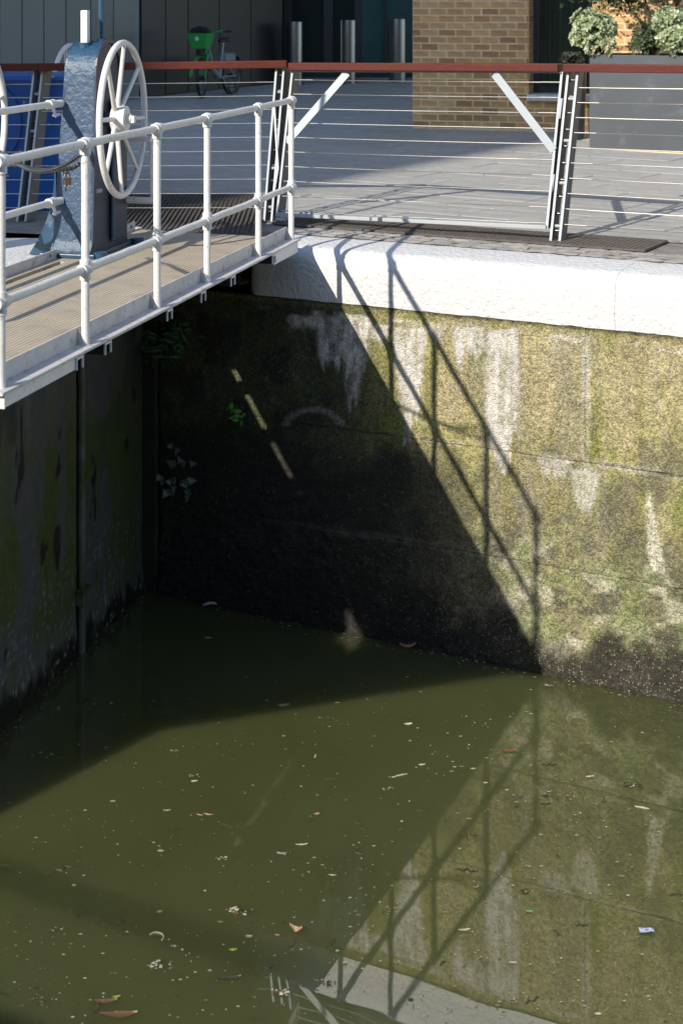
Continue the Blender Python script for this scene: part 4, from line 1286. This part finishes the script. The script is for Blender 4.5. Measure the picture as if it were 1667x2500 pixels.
# bicycle
def bicycle():
    f = ptg(493, 240); f.z = gz(f.y)
    hd = Vector((-.42, -.9, 0)).normalized()           # where it points
    sd = Vector((-hd.y, hd.x, 0))                       # its left side... across
    wb = .98; R = .325
    fr0 = f; re0 = f - hd * wb
    re0.z = f.z = gz(f.y)
    def L(a, s, z): return f - hd * a + sd * s + Vector((0, 0, z))
    t = thing('bicycle', 'grey hire bicycle with bright green basket by the dark panels', 'bicycle', tuple(f - hd * .5))
    up = Vector((0, 0, 1))
    for a in (0, wb):
        wdir = hd if a else (hd * .96 + sd * .28).normalized()
        w = MB().torus(L(a, 0, R), wdir, up, R - .025, .025, 36, 8).build('wheel', M['black'], t, smooth=60)
        MB().torus(L(a, 0, R), wdir, up, R - .055, .012, 36, 6).build('rim', M['stainless'], w, smooth=60)
        sp = MB()
        for k in range(10):
            th = 6.283 * k / 10
            sp.tube([L(a, 0, R), L(a, 0, R) + (wdir * math.cos(th) + up * math.sin(th)) * (R - .06)], .003, 4)
        sp.build('spokes', M['bike_grey'], w)
        MB().tube([L(a, -.05, R), L(a, .05, R)], .04, 12).build('hub', M['black'], w, smooth=40)
    fk = MB()
    for s in (-.055, .055):
        fk.tube([L(0, s, R), L(.09, s, R + .36)], [.018, .022], 8)
    fk.tube([L(.09, -.06, R + .36), L(.09, .06, R + .36)], .026, 10).tube([L(.09, 0, R + .36), L(.17, 0, .92)], .028, 10)
    fk.build('fork', M['green'], t, smooth=50)
    mg = MB()
    for k in range(9):
        th0 = .1 + 1.9 * k / 9; th1 = .1 + 1.9 * (k + 1) / 9
        q0 = L(0, 0, R) + (hd * math.cos(th0) + up * math.sin(th0)) * (R + .025); q1 = L(0, 0, R) + (hd * math.cos(th1) + up * math.sin(th1)) * (R + .025)
        mg.bar(q0, q1, .055, .006, sd)
    mg.build('mudguard', M['green'], t)
    m2 = MB()
    for k in range(9):
        th0 = .4 + 2.3 * k / 9; th1 = .4 + 2.3 * (k + 1) / 9
        q0 = L(wb, 0, R) + (hd * math.cos(th0) + up * math.sin(th0)) * (R + .025); q1 = L(wb, 0, R) + (hd * math.cos(th1) + up * math.sin(th1)) * (R + .025)
        m2.bar(q0, q1, .06, .006, sd)
    m2.build('mudguard', M['black'], t)
    fm = MB().tube([L(.18, 0, .80), L(.34, 0, .45), L(.56, 0, .32)], [.04, .05, .05], 10).tube([L(.56, 0, .32), L(.66, 0, .72)], [.04, .03], 10)
    for s in (-.06, .06):
        fm.tube([L(.58, s * .5, .31), L(wb, s, R)], .016, 8).tube([L(.64, s * .4, .62), L(wb, s, R)], .014, 8)
    fm.build('frame', M['bike_grey'], t, smooth=50)
    MB().cbox(L(.84, 0, .63), .34, .15, .14, hd, sd).build('rear_pannier', M['bike_grey'], t, bevel=.03)
    MB().tube([L(.66, 0, .70), L(.69, 0, .88)], .017, 10).build('seat_post', M['stainless'], t, smooth=40)
    sdm = MB().add([], [])
    MB().box8([L(.56, -.03, .885), L(.56, .03, .885), L(.80, .085, .885), L(.80, -.085, .885), L(.56, -.025, .93), L(.56, .025, .93), L(.80, .08, .96), L(.80, -.08, .96)]).build('saddle', M['black'], t, bevel=.015)
    # basket: tapered open tub
    bk = MB(); ring = lambda w, d, z, a: [L(a + d / 2, -w / 2, z), L(a + d / 2, w / 2, z), L(a - d / 2, w / 2, z), L(a - d / 2, -w / 2, z)]
    lo = ring(.25, .18, .80, -.03); hi = ring(.36, .27, 1.04, -.03); lo2 = ring(.24, .17, .81, -.03); hi2 = ring(.34, .25, 1.04, -.03)
    bk.add(lo + hi + lo2 + hi2, [(3, 2, 1, 0)] + [(i, (i + 1) % 4, 4 + (i + 1) % 4, 4 + i) for i in range(4)] + [(4 + i, 4 + (i + 1) % 4, 12 + (i + 1) % 4, 12 + i) for i in range(4)] + [(8 + i, 12 + i, 12 + (i + 1) % 4, 8 + (i + 1) % 4) for i in range(4)] + [(8, 9, 10, 11)])
    bko = bk.build('basket', M['green'], t, bevel=.008)
    q = L(-.155, 0, .955); MB().tube([q, q + hd * .006], .034, 18).build('round_emblem', M['white'], bko)
    MB().cbox(L(-.06, 0, .735), .12, .10, .10, hd, sd).build('headlight', M['black'], t, bevel=.02)
    hb = MB().tube([L(.20, -.10, 1.00), L(.19, -.18, 1.06), L(.25, -.30, 1.08)], .016, 8).tube([L(.20, .10, 1.00), L(.19, .18, 1.06), L(.25, .30, 1.08)], .016, 8).tube([L(.20, -.10, 1.0), L(.20, .10, 1.0)], .018, 8)
    hb.build('handlebar', M['green'], t, smooth=50)
    for s in (-1, 1):
        MB().tube([L(.23, s * .26, 1.075), L(.30, s * .37, 1.07)], .02, 8).build('grip', M['black'], t, smooth=50)
        MB().tube([L(.13, s * .22, 1.06), L(.16, s * .30, 1.0)], .007, 6).build('brake_lever', M['black'], t)
        cr = MB().tube([L(.56, s * .07, .30), L(.56 + .1 * s, s * .09, .30 - .13 * s)], .012, 8)
        cr.cbox(L(.56 + .1 * s, s * .14, .30 - .13 * s), .09, .09, .02, hd, sd); cr.build('pedal', M['bike_grey'] if s > 0 else M['black'], t)
    MB().tube([L(.62, .05, .28), L(.70, .17, .01)], .012, 8).build('kickstand', M['black'], t)
    # bag in the basket
    bg_ = MB(); r = random.Random(2)
    for k in range(7):
        bg_.ball(L(-.03 + r.uniform(-.07, .07), r.uniform(-.09, .09), 1.06 + r.uniform(-.02, .03)), r.uniform(.06, .085), 10, 8)
    o = bg_.build('bag', M['bag'], None, smooth=60)
    tag(o, 'crumpled black bag lying in the green bicycle basket', 'bag')
bicycle()

# the near quay the photograph is taken from, with its rail, and behind it an added block that cuts low sky
nq = bpy.data.objects.new('near_quay', None); COL.objects.link(nq); kind(nq, 'structure')
MB().box(c_pt(2.2, -40) + Vector((0, 0, -.5)), WR * 80, WN * -9, Vector((0, 0, 3.5))).build('quay_block', M['bld'], nq)
rl = thing('railing', 'thin double tube railing along the near quay edge, out of view', 'railing', tuple(c_pt(-.5, 0) + Vector((0, 0, 3))))
for k, (dc, dz) in enumerate(((0, 1.27), (0, 1.35))):
    MB().tube([c_pt(-.5, -12) + Vector((0, 0, 3 + dz)), c_pt(-.5, 12) + Vector((0, 0, 3 + dz))], .013, 8).build('rail_tube', M['steel_gr'], rl)
for l in (-11.9, 11.9):
    MB().tube([c_pt(-.5, l) + Vector((0, 0, 3)), c_pt(-.5, l) + Vector((0, 0, 4.35))], .015, 8).build('rail_post', M['steel_gr'], rl)
wh = thing('sky_blocker', 'unseen block added behind the near quay to cut off low sky', 'building', (0, -16, 3))
MB().box((-45, -22, 2.9), (90, 0, 0), (0, 10, 0), (0, 0, 10.5)).build('wall', M['brick_plain'], wh)
for i in range(20):
    for j in range(3):
        MB().box((-43 + i * 4.4, -12.02, 4.2 + j * 3.1), (1.6, 0, 0), (0, .05, 0), (0, 0, 1.8)).build('window', M['glass_d'], wh)

# tall block beyond the left of the view, whose corner shades the plaza and the facades
sh = Vector((math.sin(SUN_AZ), math.cos(SUN_AZ), 0)); acr = Vector((-sh.y, sh.x, 0))
edge = Vector((-.486, 16.0, 0)) - sh * 38
blk = thing('tall_building', 'tall pale office block standing behind the camera on the left', 'building', tuple(edge + acr * 10))
MB().box(edge + Vector((0, 0, 0)), acr * 11, sh * -14, Vector((0, 0, 38))).build('wall', M['bld'], blk)
for i in range(8):
    for j in range(3):
        MB().box(edge + acr * (1.5 + j * 3.2) + sh * .002 + Vector((0, 0, 2 + i * 4.2)), acr * 2.2, sh * .03, Vector((0, 0, 2.4))).build('window', M['glass_d'], blk)

# =================================================================== PLANTS ON THE WALL
def lobed(c, n, up, size, r):
    """ivy leaf outline, five lobes"""
    n = n.normalized(); e2 = (up - n * up.dot(n)).normalized(); e1 = e2.cross(n)
    rr = [(-1.57, .18), (-1.0, .52), (-.62, .40), (-.2, .88), (.35, .50), (.95, .62), (1.25, .5), (1.57, 1.0)]
    pts = []
    for a, q in rr: pts.append((a, q))
    for a, q in rr[-2:0:-1]: pts.append((math.pi - a, q))
    return [c] + [c + (e1 * math.cos(a) + e2 * math.sin(a)) * q * size * r.uniform(.9, 1.1) + n * r.uniform(0, .15) * size for a, q in pts]
def leafy(name, label, spots, size, palette, seed, stem_from, shape='ivy', grp=None):
    r = random.Random(seed)
    base = spots[0]
    t = thing(name, label, 'plant', tuple(base), grp)
    st = MB()
    for c in spots:
        n = (-WN + Vector((r.uniform(-.5, .5), r.uniform(-.3, .3), r.uniform(.0, .7)))).normalized()
        if shape == 'ivy':
            V = lobed(c, n, Vector((r.uniform(-.6, .6), 0, -1)), size * r.uniform(.7, 1.15), r)
        else:
            n = (-WN + Vector((r.uniform(-.4, .4), 0, r.uniform(.3, 1.2)))).normalized()
            d = Vector((r.uniform(-1, 1), r.uniform(-.4, .1), r.uniform(-.8, .5))).normalized(); sd = d.cross(n).normalized()
            L_ = size * r.uniform(.8, 1.3); w = L_ * (.3 if shape == 'oval' else .12)
            V = [c + d * L_ * .45] + [c, c + d * L_ * .3 + sd * w, c + d * L_ * .7 + sd * w * .8, c + d * L_, c + d * L_ * .7 - sd * w * .8, c + d * L_ * .3 - sd * w]
        k = len(V)
        m_ = MB().add(V, [(0, i, i % (k - 1) + 1) for i in range(1, k)])
        o = m_.build('leaf', M['leaf'], t, fix=False)
        col = Vector(palette[r.randrange(len(palette))]) * r.uniform(.8, 1.2)
        set_col(o.data, np.array([tuple(col)] * k))
        st.tube([stem_from, stem_from.lerp(c, .5) + Vector((0, 0, -.02)), c], .0022, 4)
    st.build('stems', M['bark'], t)
    return t
def wpx(x, y, q=-.03):
    u = (x - CX) / F; o = W0 + WN * q
    s = ws(x, q); p = wp(s, q, 0); return pt(x, y, p.y)
r = random.Random(21)
sp = [wpx(x + r.uniform(-6, 6), y + r.uniform(-5, 5)) for x, y in ((420, 1085), (432, 1098), (445, 1118), (415, 1128), (425, 1135), (455, 1132), (470, 1135))]
leafy('ivy', 'small trail of grey green ivy leaves high in the dark corner', sp, .055, [(.16, .2, .16), (.2, .24, .2)], 22, wpx(430, 1060), grp='ivy on the dark wall')
sp = [wpx(x + r.uniform(-5, 5), y + r.uniform(-5, 5)) for x, y in ((388, 1168), (400, 1180), (408, 1195), (422, 1190), (430, 1172), (425, 1205), (440, 1180), (455, 1178), (462, 1195), (468, 1172), (460, 1212), (466, 1208), (404, 1206), (412, 1178), (447, 1170))]
leafy('ivy', 'larger cluster of grey green ivy leaves low in the dark corner', sp, .056, [(.17, .21, .17), (.22, .26, .22)], 23, wpx(430, 1150), grp='ivy on the dark wall')
sp = [wpx(x, y) for x, y in ((553, 998), (563, 1000), (572, 1004), (560, 1010), (577, 1018), (588, 1016), (592, 1024), (600, 1008), (585, 1026))]
leafy('seedling', 'bright green seedling growing from the wall beside the strip of light', sp, .06, [(.16, .42, .07), (.11, .33, .05)], 24, wpx(575, 1012), 'oval')
sp = [wpx(r.uniform(320, 450), 0 * r.random() + y) for y in [r.uniform(800, 880) for _ in range(80)]]
leafy('fern', 'shaggy dark green weeds hanging in the corner under the walkway', sp, .10, [(.08, .20, .07), (.06, .15, .05), (.09, .22, .09)], 25, wpx(380, 800), 'blade', 'weeds hanging under the walkway')
sp = [wpx(r.uniform(400, 445), y) for y in [r.uniform(760, 850) for _ in range(46)]]
leafy('fern', 'narrow green creeper hanging straight down under the walkway joists', sp, .07, [(.07, .18, .06), (.08, .2, .07)], 26, wpx(425, 740), 'blade', 'weeds hanging under the walkway')

# =================================================================== FLOATING DEBRIS
def wat(x, y, z=.004): return ptz(x, y, z + WL)
def flat_leaf(x, y, wpx_, col, label, name='floating_leaf', cat='leaf', aspect=.38, rot=None, grp=None, curl=.07, seed=0):
    r = random.Random(int(x * 7 + y * 13 + seed)); c = wat(x, y); L_ = wpx_ / F * c.y
    rot = r.uniform(-.5, .5) if rot is None else rot
    d = Vector((math.cos(rot), math.sin(rot), 0)); sd = Vector((-d.y, d.x, 0))
    V = []; n = 8
    for i in range(n + 1):
        t = i / n; w = math.sin(math.pi * min(max(t * .96 + .02, 0), 1)) ** .8 * L_ * aspect * .62 * r.uniform(.85, 1.1)
        a = c + d * (t - .5) * L_; zz = (curl * L_ * (abs(t - .5) * 2) ** 2)
        V += [a + sd * w + Vector((0, 0, zz + L_ * curl * .8)), a + Vector((0, 0, zz)), a - sd * w + Vector((0, 0, zz + L_ * curl * .5))]
    Fc = []
    for i in range(n):
        Fc += [(3 * i, 3 * i + 1, 3 * i + 4, 3 * i + 3), (3 * i + 1, 3 * i + 2, 3 * i + 5, 3 * i + 4)]
    m_ = MB().add(V, Fc); o = m_.build(name, M['leaf'], None, fix=False, smooth=70, loc=c)
    cc = np.array([np.array(col) * r.uniform(.75, 1.2) for _ in V]); set_col(o.data, cc)
    tag(o, label, cat, grp)
    return o
TAN = (.33, .21, .12); PALE = (.44, .40, .29); DK = (.045, .038, .02); GRN = (.22, .33, .05); PINK = (.40, .26, .20); WHT = (.47, .44, .33); BRN = (.12, .068, .036)
flat_leaf(290, 2481, 92, BRN, 'long wet brown leaf floating at the bottom left', aspect=.2, rot=.06)
flat_leaf(258, 2446, 56, BRN, 'dark brown leaf floating beside a bright green leaf at lower left', aspect=.22, rot=.1)
flat_leaf(284, 2434, 22, GRN, 'green leaf tip resting on the dark brown leaf', aspect=.3, rot=.3)
flat_leaf(722, 2275, 34, TAN, 'curled tan leaf floating left of the white coping reflection', aspect=.42, curl=.3)
flat_leaf(677, 2283, 14, TAN, 'tiny orange leaf beside the curled tan leaf', aspect=.4)
flat_leaf(569, 2319, 20, (.3, .42, .06), 'bright lime green leaf floating near bottom centre', aspect=.4)
flat_leaf(606, 2288, 16, (.12, .24, .04), 'small green leaf floating above the lime green leaf', aspect=.3)
flat_leaf(693, 1723, 30, (.38, .33, .12), 'olive yellow oval leaf just beyond the shadow edge', aspect=.3)
flat_leaf(996, 1768, 20, (.62, .62, .48), 'pale round flake floating alone in the middle of the water', 'floating_flake', 'flake', .45)
flat_leaf(995, 1582, 40, (.42, .17, .06), 'orange brown leaf at the foot of the shaded wall', aspect=.16, rot=.1, curl=.2)
flat_leaf(508, 1989, 22, PINK, 'pink tinged leaf floating in the left half', aspect=.25, rot=-.3)
flat_leaf(488, 1990, 18, PINK, 'pale pink leaf stub floating beside the pink tinged leaf', aspect=.2, rot=-.4)
flat_leaf(773, 1987, 15, (.45, .3, .15), 'small square tan leaf floating at centre', aspect=.45)
flat_leaf(736, 2063, 30, PALE, 'pale curved leaf floating at the centre', aspect=.18, rot=.1)
flat_leaf(408, 1979, 20, (.35, .36, .22), 'grey green rolled leaf floating at left', aspect=.25)
flat_leaf(439, 2025, 17, DK, 'black leaf floating below the grey green rolled leaf', aspect=.4)
flat_leaf(390, 2225, 16, (.24, .3, .14), 'round translucent green disc on the water', 'floating_disc', 'disc', .48, curl=.02)
flat_leaf(560, 2390, 58, DK, 'long dark brown leaf floating at lower left centre', aspect=.2, rot=.15)
flat_leaf(1132, 2271, 30, PALE, 'pale yellow leaf floating within the wall reflection', aspect=.2)
flat_leaf(1251, 2350, 20, PALE, 'cream leaf floating near the white coping reflection', aspect=.2, rot=-.1)
flat_leaf(1291, 2225, 18, (.15, .34, .16), 'blue green leaf floating in the wall reflection', aspect=.35)
flat_leaf(811, 2137, 18, PALE, 'pale leaf floating above a chain of twig bits', aspect=.3)
flat_leaf(285, 2178, 18, DK, 'dark lens shaped leaf in the left half', aspect=.22, rot=.15)
flat_leaf(48, 2234, 20, DK, 'dark leaf near the left picture edge', aspect=.22)
flat_leaf(1242, 1833, 34, (.24, .05, .03), 'red brown weed scrap floating at right centre', aspect=.2)
flat_leaf(630, 2486, 34, DK, 'dark sunken leaf at the bottom edge', aspect=.2, rot=.5)
# crisp wrapper
c = wat(1577, 2273); d = Vector((1, -.05, 0)); sd = Vector((.05, 1, 0)); L_ = 36 / F * c.y
V = [c + d * (i / 4 - .5) * L_ + sd * (j / 2 - .5) * L_ * .55 + Vector((0, 0, random.uniform(.002, .014))) for i in range(5) for j in range(3)]
m_ = MB().add(V, [(i * 3 + j, (i + 1) * 3 + j, (i + 1) * 3 + j + 1, i * 3 + j + 1) for i in range(4) for j in range(2)])
o = m_.build('wrapper', M['leaf'], None, fix=False, loc=c); set_col(o.data, np.array([(.62, .64, .72) if (i + j) % 3 else (.08, .11, .42) for i in range(5) for j in range(3)]))
tag(o, 'crumpled blue and white wrapper floating at the lower right', 'wrapper')
c = wat(512, 1481); L_ = 34 / F * c.y
V = [c + Vector(((i / 3 - .5) * L_, (j / 2 - .5) * L_ * .5, random.uniform(.004, .03))) for i in range(4) for j in range(3)]
m_ = MB().add(V, [(i * 3 + j, (i + 1) * 3 + j, (i + 1) * 3 + j + 1, i * 3 + j + 1) for i in range(3) for j in range(2)])
o = m_.build('wrapper', M['leaf'], None, fix=False, loc=c); set_col(o.data, np.array([(.5, .5, .47) if i > 0 else (.05, .2, .35) for i in range(4) for j in range(3)]))
tag(o, 'torn white plastic scrap afloat in the dark corner', 'litter')

def twig(x, y, wpx_, rot, label, grp, col=DK, rr=.004, bend=.1):
    r = random.Random(int(x * 3 + y)); c = wat(x, y, .003); L_ = wpx_ / F * c.y
    d = Vector((math.cos(rot), math.sin(rot) * 1.6, 0)); sd = Vector((-d.y, d.x, 0))
    pts = [c + d * (t - .5) * L_ + sd * bend * L_ * (1 - (2 * t - 1) ** 2) * r.choice((-1, 1)) + sd * r.uniform(-.03, .03) * L_ for t in np.linspace(0, 1, 7)]
    m_ = MB().tube(pts, [rr * .6, rr, rr, rr * 1.1, rr, rr * .8, rr * .4], 5)
    k = r.choice((2, 3, 4)); m_.tube([pts[k], pts[k] + sd * L_ * .2 + d * L_ * .12], [rr * .7, rr * .3], 5)
    o = m_.build('twig', M['leaf'], None, loc=c); set_col(o.data, np.array([col] * len(o.data.vertices)))
    tag(o, label, 'twig', grp)
TW = [(150, 2122, 72, .35), (24, 2111, 40, -.1), (393, 2105, 26, .9), (675, 2081, 46, .05), (295, 2250, 56, .08), (200, 2232, 30, 1.0), (303, 2281, 34, .3),
      (560, 2015, 52, -.1), (1080, 2350, 20, .5), (874, 2080, 44, -1.1), (879, 2017, 36, -.7), (1134, 2040, 26, -.8), (1140, 2123, 56, -.1), (811, 1900, 44, .05), (1030, 1977, 40, .05),
      (1181, 1719, 32, .05), (1342, 1866, 42, .0), (1332, 1961, 26, .1), (1298, 2440, 40, .4), (1420, 2257, 34, .05), (890, 2121, 40, .05), (1155, 2038, 22, -1.0), (714, 2306, 26, .6), (810, 2300, 30, .8),
      (655, 2360, 70, .05), (1700, 2180, 30, 0), (1650, 2184, 40, .0), (100, 2448, 30, .5), (238, 2460, 34, 1.2), (465, 2120, 30, -.2)]
TL = {(150, 2122): 'longest thin twig lying in the lower left water', (655, 2360): 'long broken twig just left of the white coping reflection', (560, 2015): 'dark twig with a side shoot floating in the upper left half of sunlit water',
      (295, 2250): 'dark twig floating right of a black leaf clump in the lower left', (1140, 2123): 'dark twig lying across the reflected lime streak', (874, 2080): 'steeply bent dark twig at the centre of the water',
      (393, 2105): 'short straight black twig pointing up right in the left half', (1181, 1719): 'dark twig floating just outside the wall foot at right', (810, 2300): 'short dark twig at the left tip of the white coping reflection'}
for x, y, w, a in TW:
    twig(x, y, w, a, TL.get((x, y), 'thin dark twig drifting flat on the green water'), 'dark twigs afloat')
for x, y, w, a in ((1566, 1971, 34, -.25), (975, 1893, 40, .3), (1030, 1866, 16, .1), (475, 1906, 16, .1), (1440, 1895, 22, .1), (250, 1476, 10, 0), (509, 1557, 18, .03), (770, 1845, 14, 1.2)):
    twig(x, y, w, a, 'pale straw stalk drifting on the green water', 'pale stalks afloat', (.5, .45, .28), .0035, .04)
# curled stalk
pts = [wat(382 + 18 * math.cos(a), 2287 + 11 * math.sin(a)) for a in np.linspace(-2.6, 2.0, 16)][:12]
o = MB().tube(pts, .004, 5).build('curled_stalk', M['stalk'], None); tag(o, 'pale stalk curled into a hook on the water', 'stalk')

def clump(x, y, wpx_, pale):
    wpx_ *= .8; pale *= .9
    r = random.Random(int(x + y * 5)); c = wat(x, y, .003); L_ = wpx_ / F * c.y
    m_ = MB(); C = []
    for k in range(int(10 + wpx_ / 3)):
        p_ = c + Vector((r.gauss(0, .26) * L_, r.gauss(0, .13) * L_, r.uniform(0, .006))); s = L_ * r.uniform(.05, .14)
        n = r.randint(4, 6); a0 = r.uniform(0, 6)
        V = [p_ + Vector((math.cos(a0 + 6.283 * i / n) * s * r.uniform(.6, 1.3), math.sin(a0 + 6.283 * i / n) * s * r.uniform(.4, 1.0), r.uniform(0, s * .5))) for i in range(n)]
        m_.add(V, [tuple(range(n))])
        q = Vector(WHT if r.random() < pale else (DK if r.random() < .7 else BRN)) * r.uniform(.7, 1.1); C += [tuple(q)] * n
    o = m_.build('debris_clump', M['leaf'], None, fix=False, loc=c); set_col(o.data, np.array(C))
    CL = {(385, 2355): 'widest pale clump of scum and leaf bits at lower left', (687, 2424): 'pale scum clump under the left end of the coping reflection', (800, 2400): 'brown leaf clump lying on the white coping reflection', (580, 2226): 'chain of small dark leaf bits trailing at lower centre', (1336, 1675): 'pale scum bits close to the foot of the sunlit wall', (1546, 1918): 'olive weed clump floating at the right side'}
    if (x, y) in CL:
        tag(o, CL[(x, y)], 'debris'); return
    tag(o, 'ragged clump of light scum bits afloat on the water' if pale > .5 else 'ragged clump of dark leaf scraps afloat on the water', 'debris', 'light scum clumps' if pale > .5 else 'dark debris clumps')
for x, y, w, pl_ in ((940, 1927, 30, .75), (1336, 1675, 36, .7), (385, 2355, 66, .6), (425, 2311, 26, .7), (687, 2424, 60, .55), (800, 2400, 46, .4), (1280, 2176, 40, .1), (1288, 2115, 22, .7), (1165, 2167, 26, .6),
                     (387, 1911, 24, .3), (470, 1896, 32, .5), (62, 2268, 26, .1), (140, 2272, 40, .2), (307, 2280, 36, .2), (765, 2014, 22, .1), (580, 2226, 70, .35), (690, 2085, 40, .7), (540, 2098, 34, .6), (1546, 1918, 60, .1),
                     (425, 1834, 24, .9), (1602, 1786, 24, .6), (880, 2170, 24, .5), (1515, 2140, 26, .5), (1255, 2445, 30, .3), (430, 2438, 24, .2), (620, 2436, 24, .3), (485, 2338, 18, .5), (970, 2350, 20, .6), (760, 1995, 22, .15), (1336, 1766, 16, .4)):
    clump(x, y, w, pl_)
# uncountable specks
m_ = MB(); C = []; r = random.Random(77)
for k in range(1700):
    if k == 0:
        drifts = [(r.uniform(-40, 1700), 1690 + 800 * r.random(), r.uniform(40, 170), r.uniform(6, 26), r.uniform(-.25, .2)) for _ in range(46)]
    if r.random() < .55:
        dx_, dy_, dw_, dh_, sl_ = r.choice(drifts); o_ = r.gauss(0, 1) * dw_
        x, y = dx_ + o_, dy_ + o_ * sl_ + r.gauss(0, 1) * dh_
    else:
        y = 1640 + 860 * r.random() ** .9; x = r.uniform(-60, 1720)
    y = max(y, 1600)
    c = wat(x, y, .003); s = r.choice((.9, 1.1, 1.4, 1.8, 2.5)) / F * c.y
    if r.random() < .12: s *= 1.8
    n = 5; a0 = r.uniform(0, 6); ex = r.uniform(.5, 2.2)
    V = [c + Vector((math.cos(a0 + 6.283 * i / n) * s * ex, math.sin(a0 + 6.283 * i / n) * s, r.uniform(0, .002))) for i in range(n)]
    m_.add(V, [tuple(range(n))]); q = Vector(WHT if r.random() < .42 else (DK if r.random() < .6 else (.28, .22, .1))) * r.uniform(.6, 1.1); C += [tuple(q)] * n
for k in range(60):                        # along the foot of the gate
    a_ = r.uniform(2.6, 5.4); p_ = gp(a_, 1.36 - abs(r.gauss(0, .05)), 0); p_.z = WL + .003; s = r.uniform(.003, .008); n = 5
    V = [p_ + Vector((math.cos(6.283 * i / n) * s, math.sin(6.283 * i / n) * s * 1.5, r.uniform(0, .003))) for i in range(n)]
    m_.add(V, [tuple(range(n))]); q = Vector(WHT if r.random() < .5 else TAN) * r.uniform(.5, 1.0); C += [tuple(q)] * n
for k in range(160):                       # along the foot of the wall
    s_ = r.uniform(.6, 5.2); p_ = wp(s_, -.05 - abs(r.gauss(0, .07)), WL + .003); s = r.uniform(.003, .009); n = 5
    V = [p_ + Vector((math.cos(6.283 * i / n) * s * 1.6, math.sin(6.283 * i / n) * s, r.uniform(0, .003))) for i in range(n)]
    m_.add(V, [tuple(range(n))]); q = Vector(WHT if r.random() < .5 else TAN) * r.uniform(.5, 1.0); C += [tuple(q)] * n
o = m_.build('floating_specks', M['leaf'], None, fix=False); set_col(o.data, np.array(C)); kind(o, 'stuff')
o['label'] = 'fine specks of scum and plant matter scattered over the water'
print('slabs', n_slab, 'bricks', n_brick)
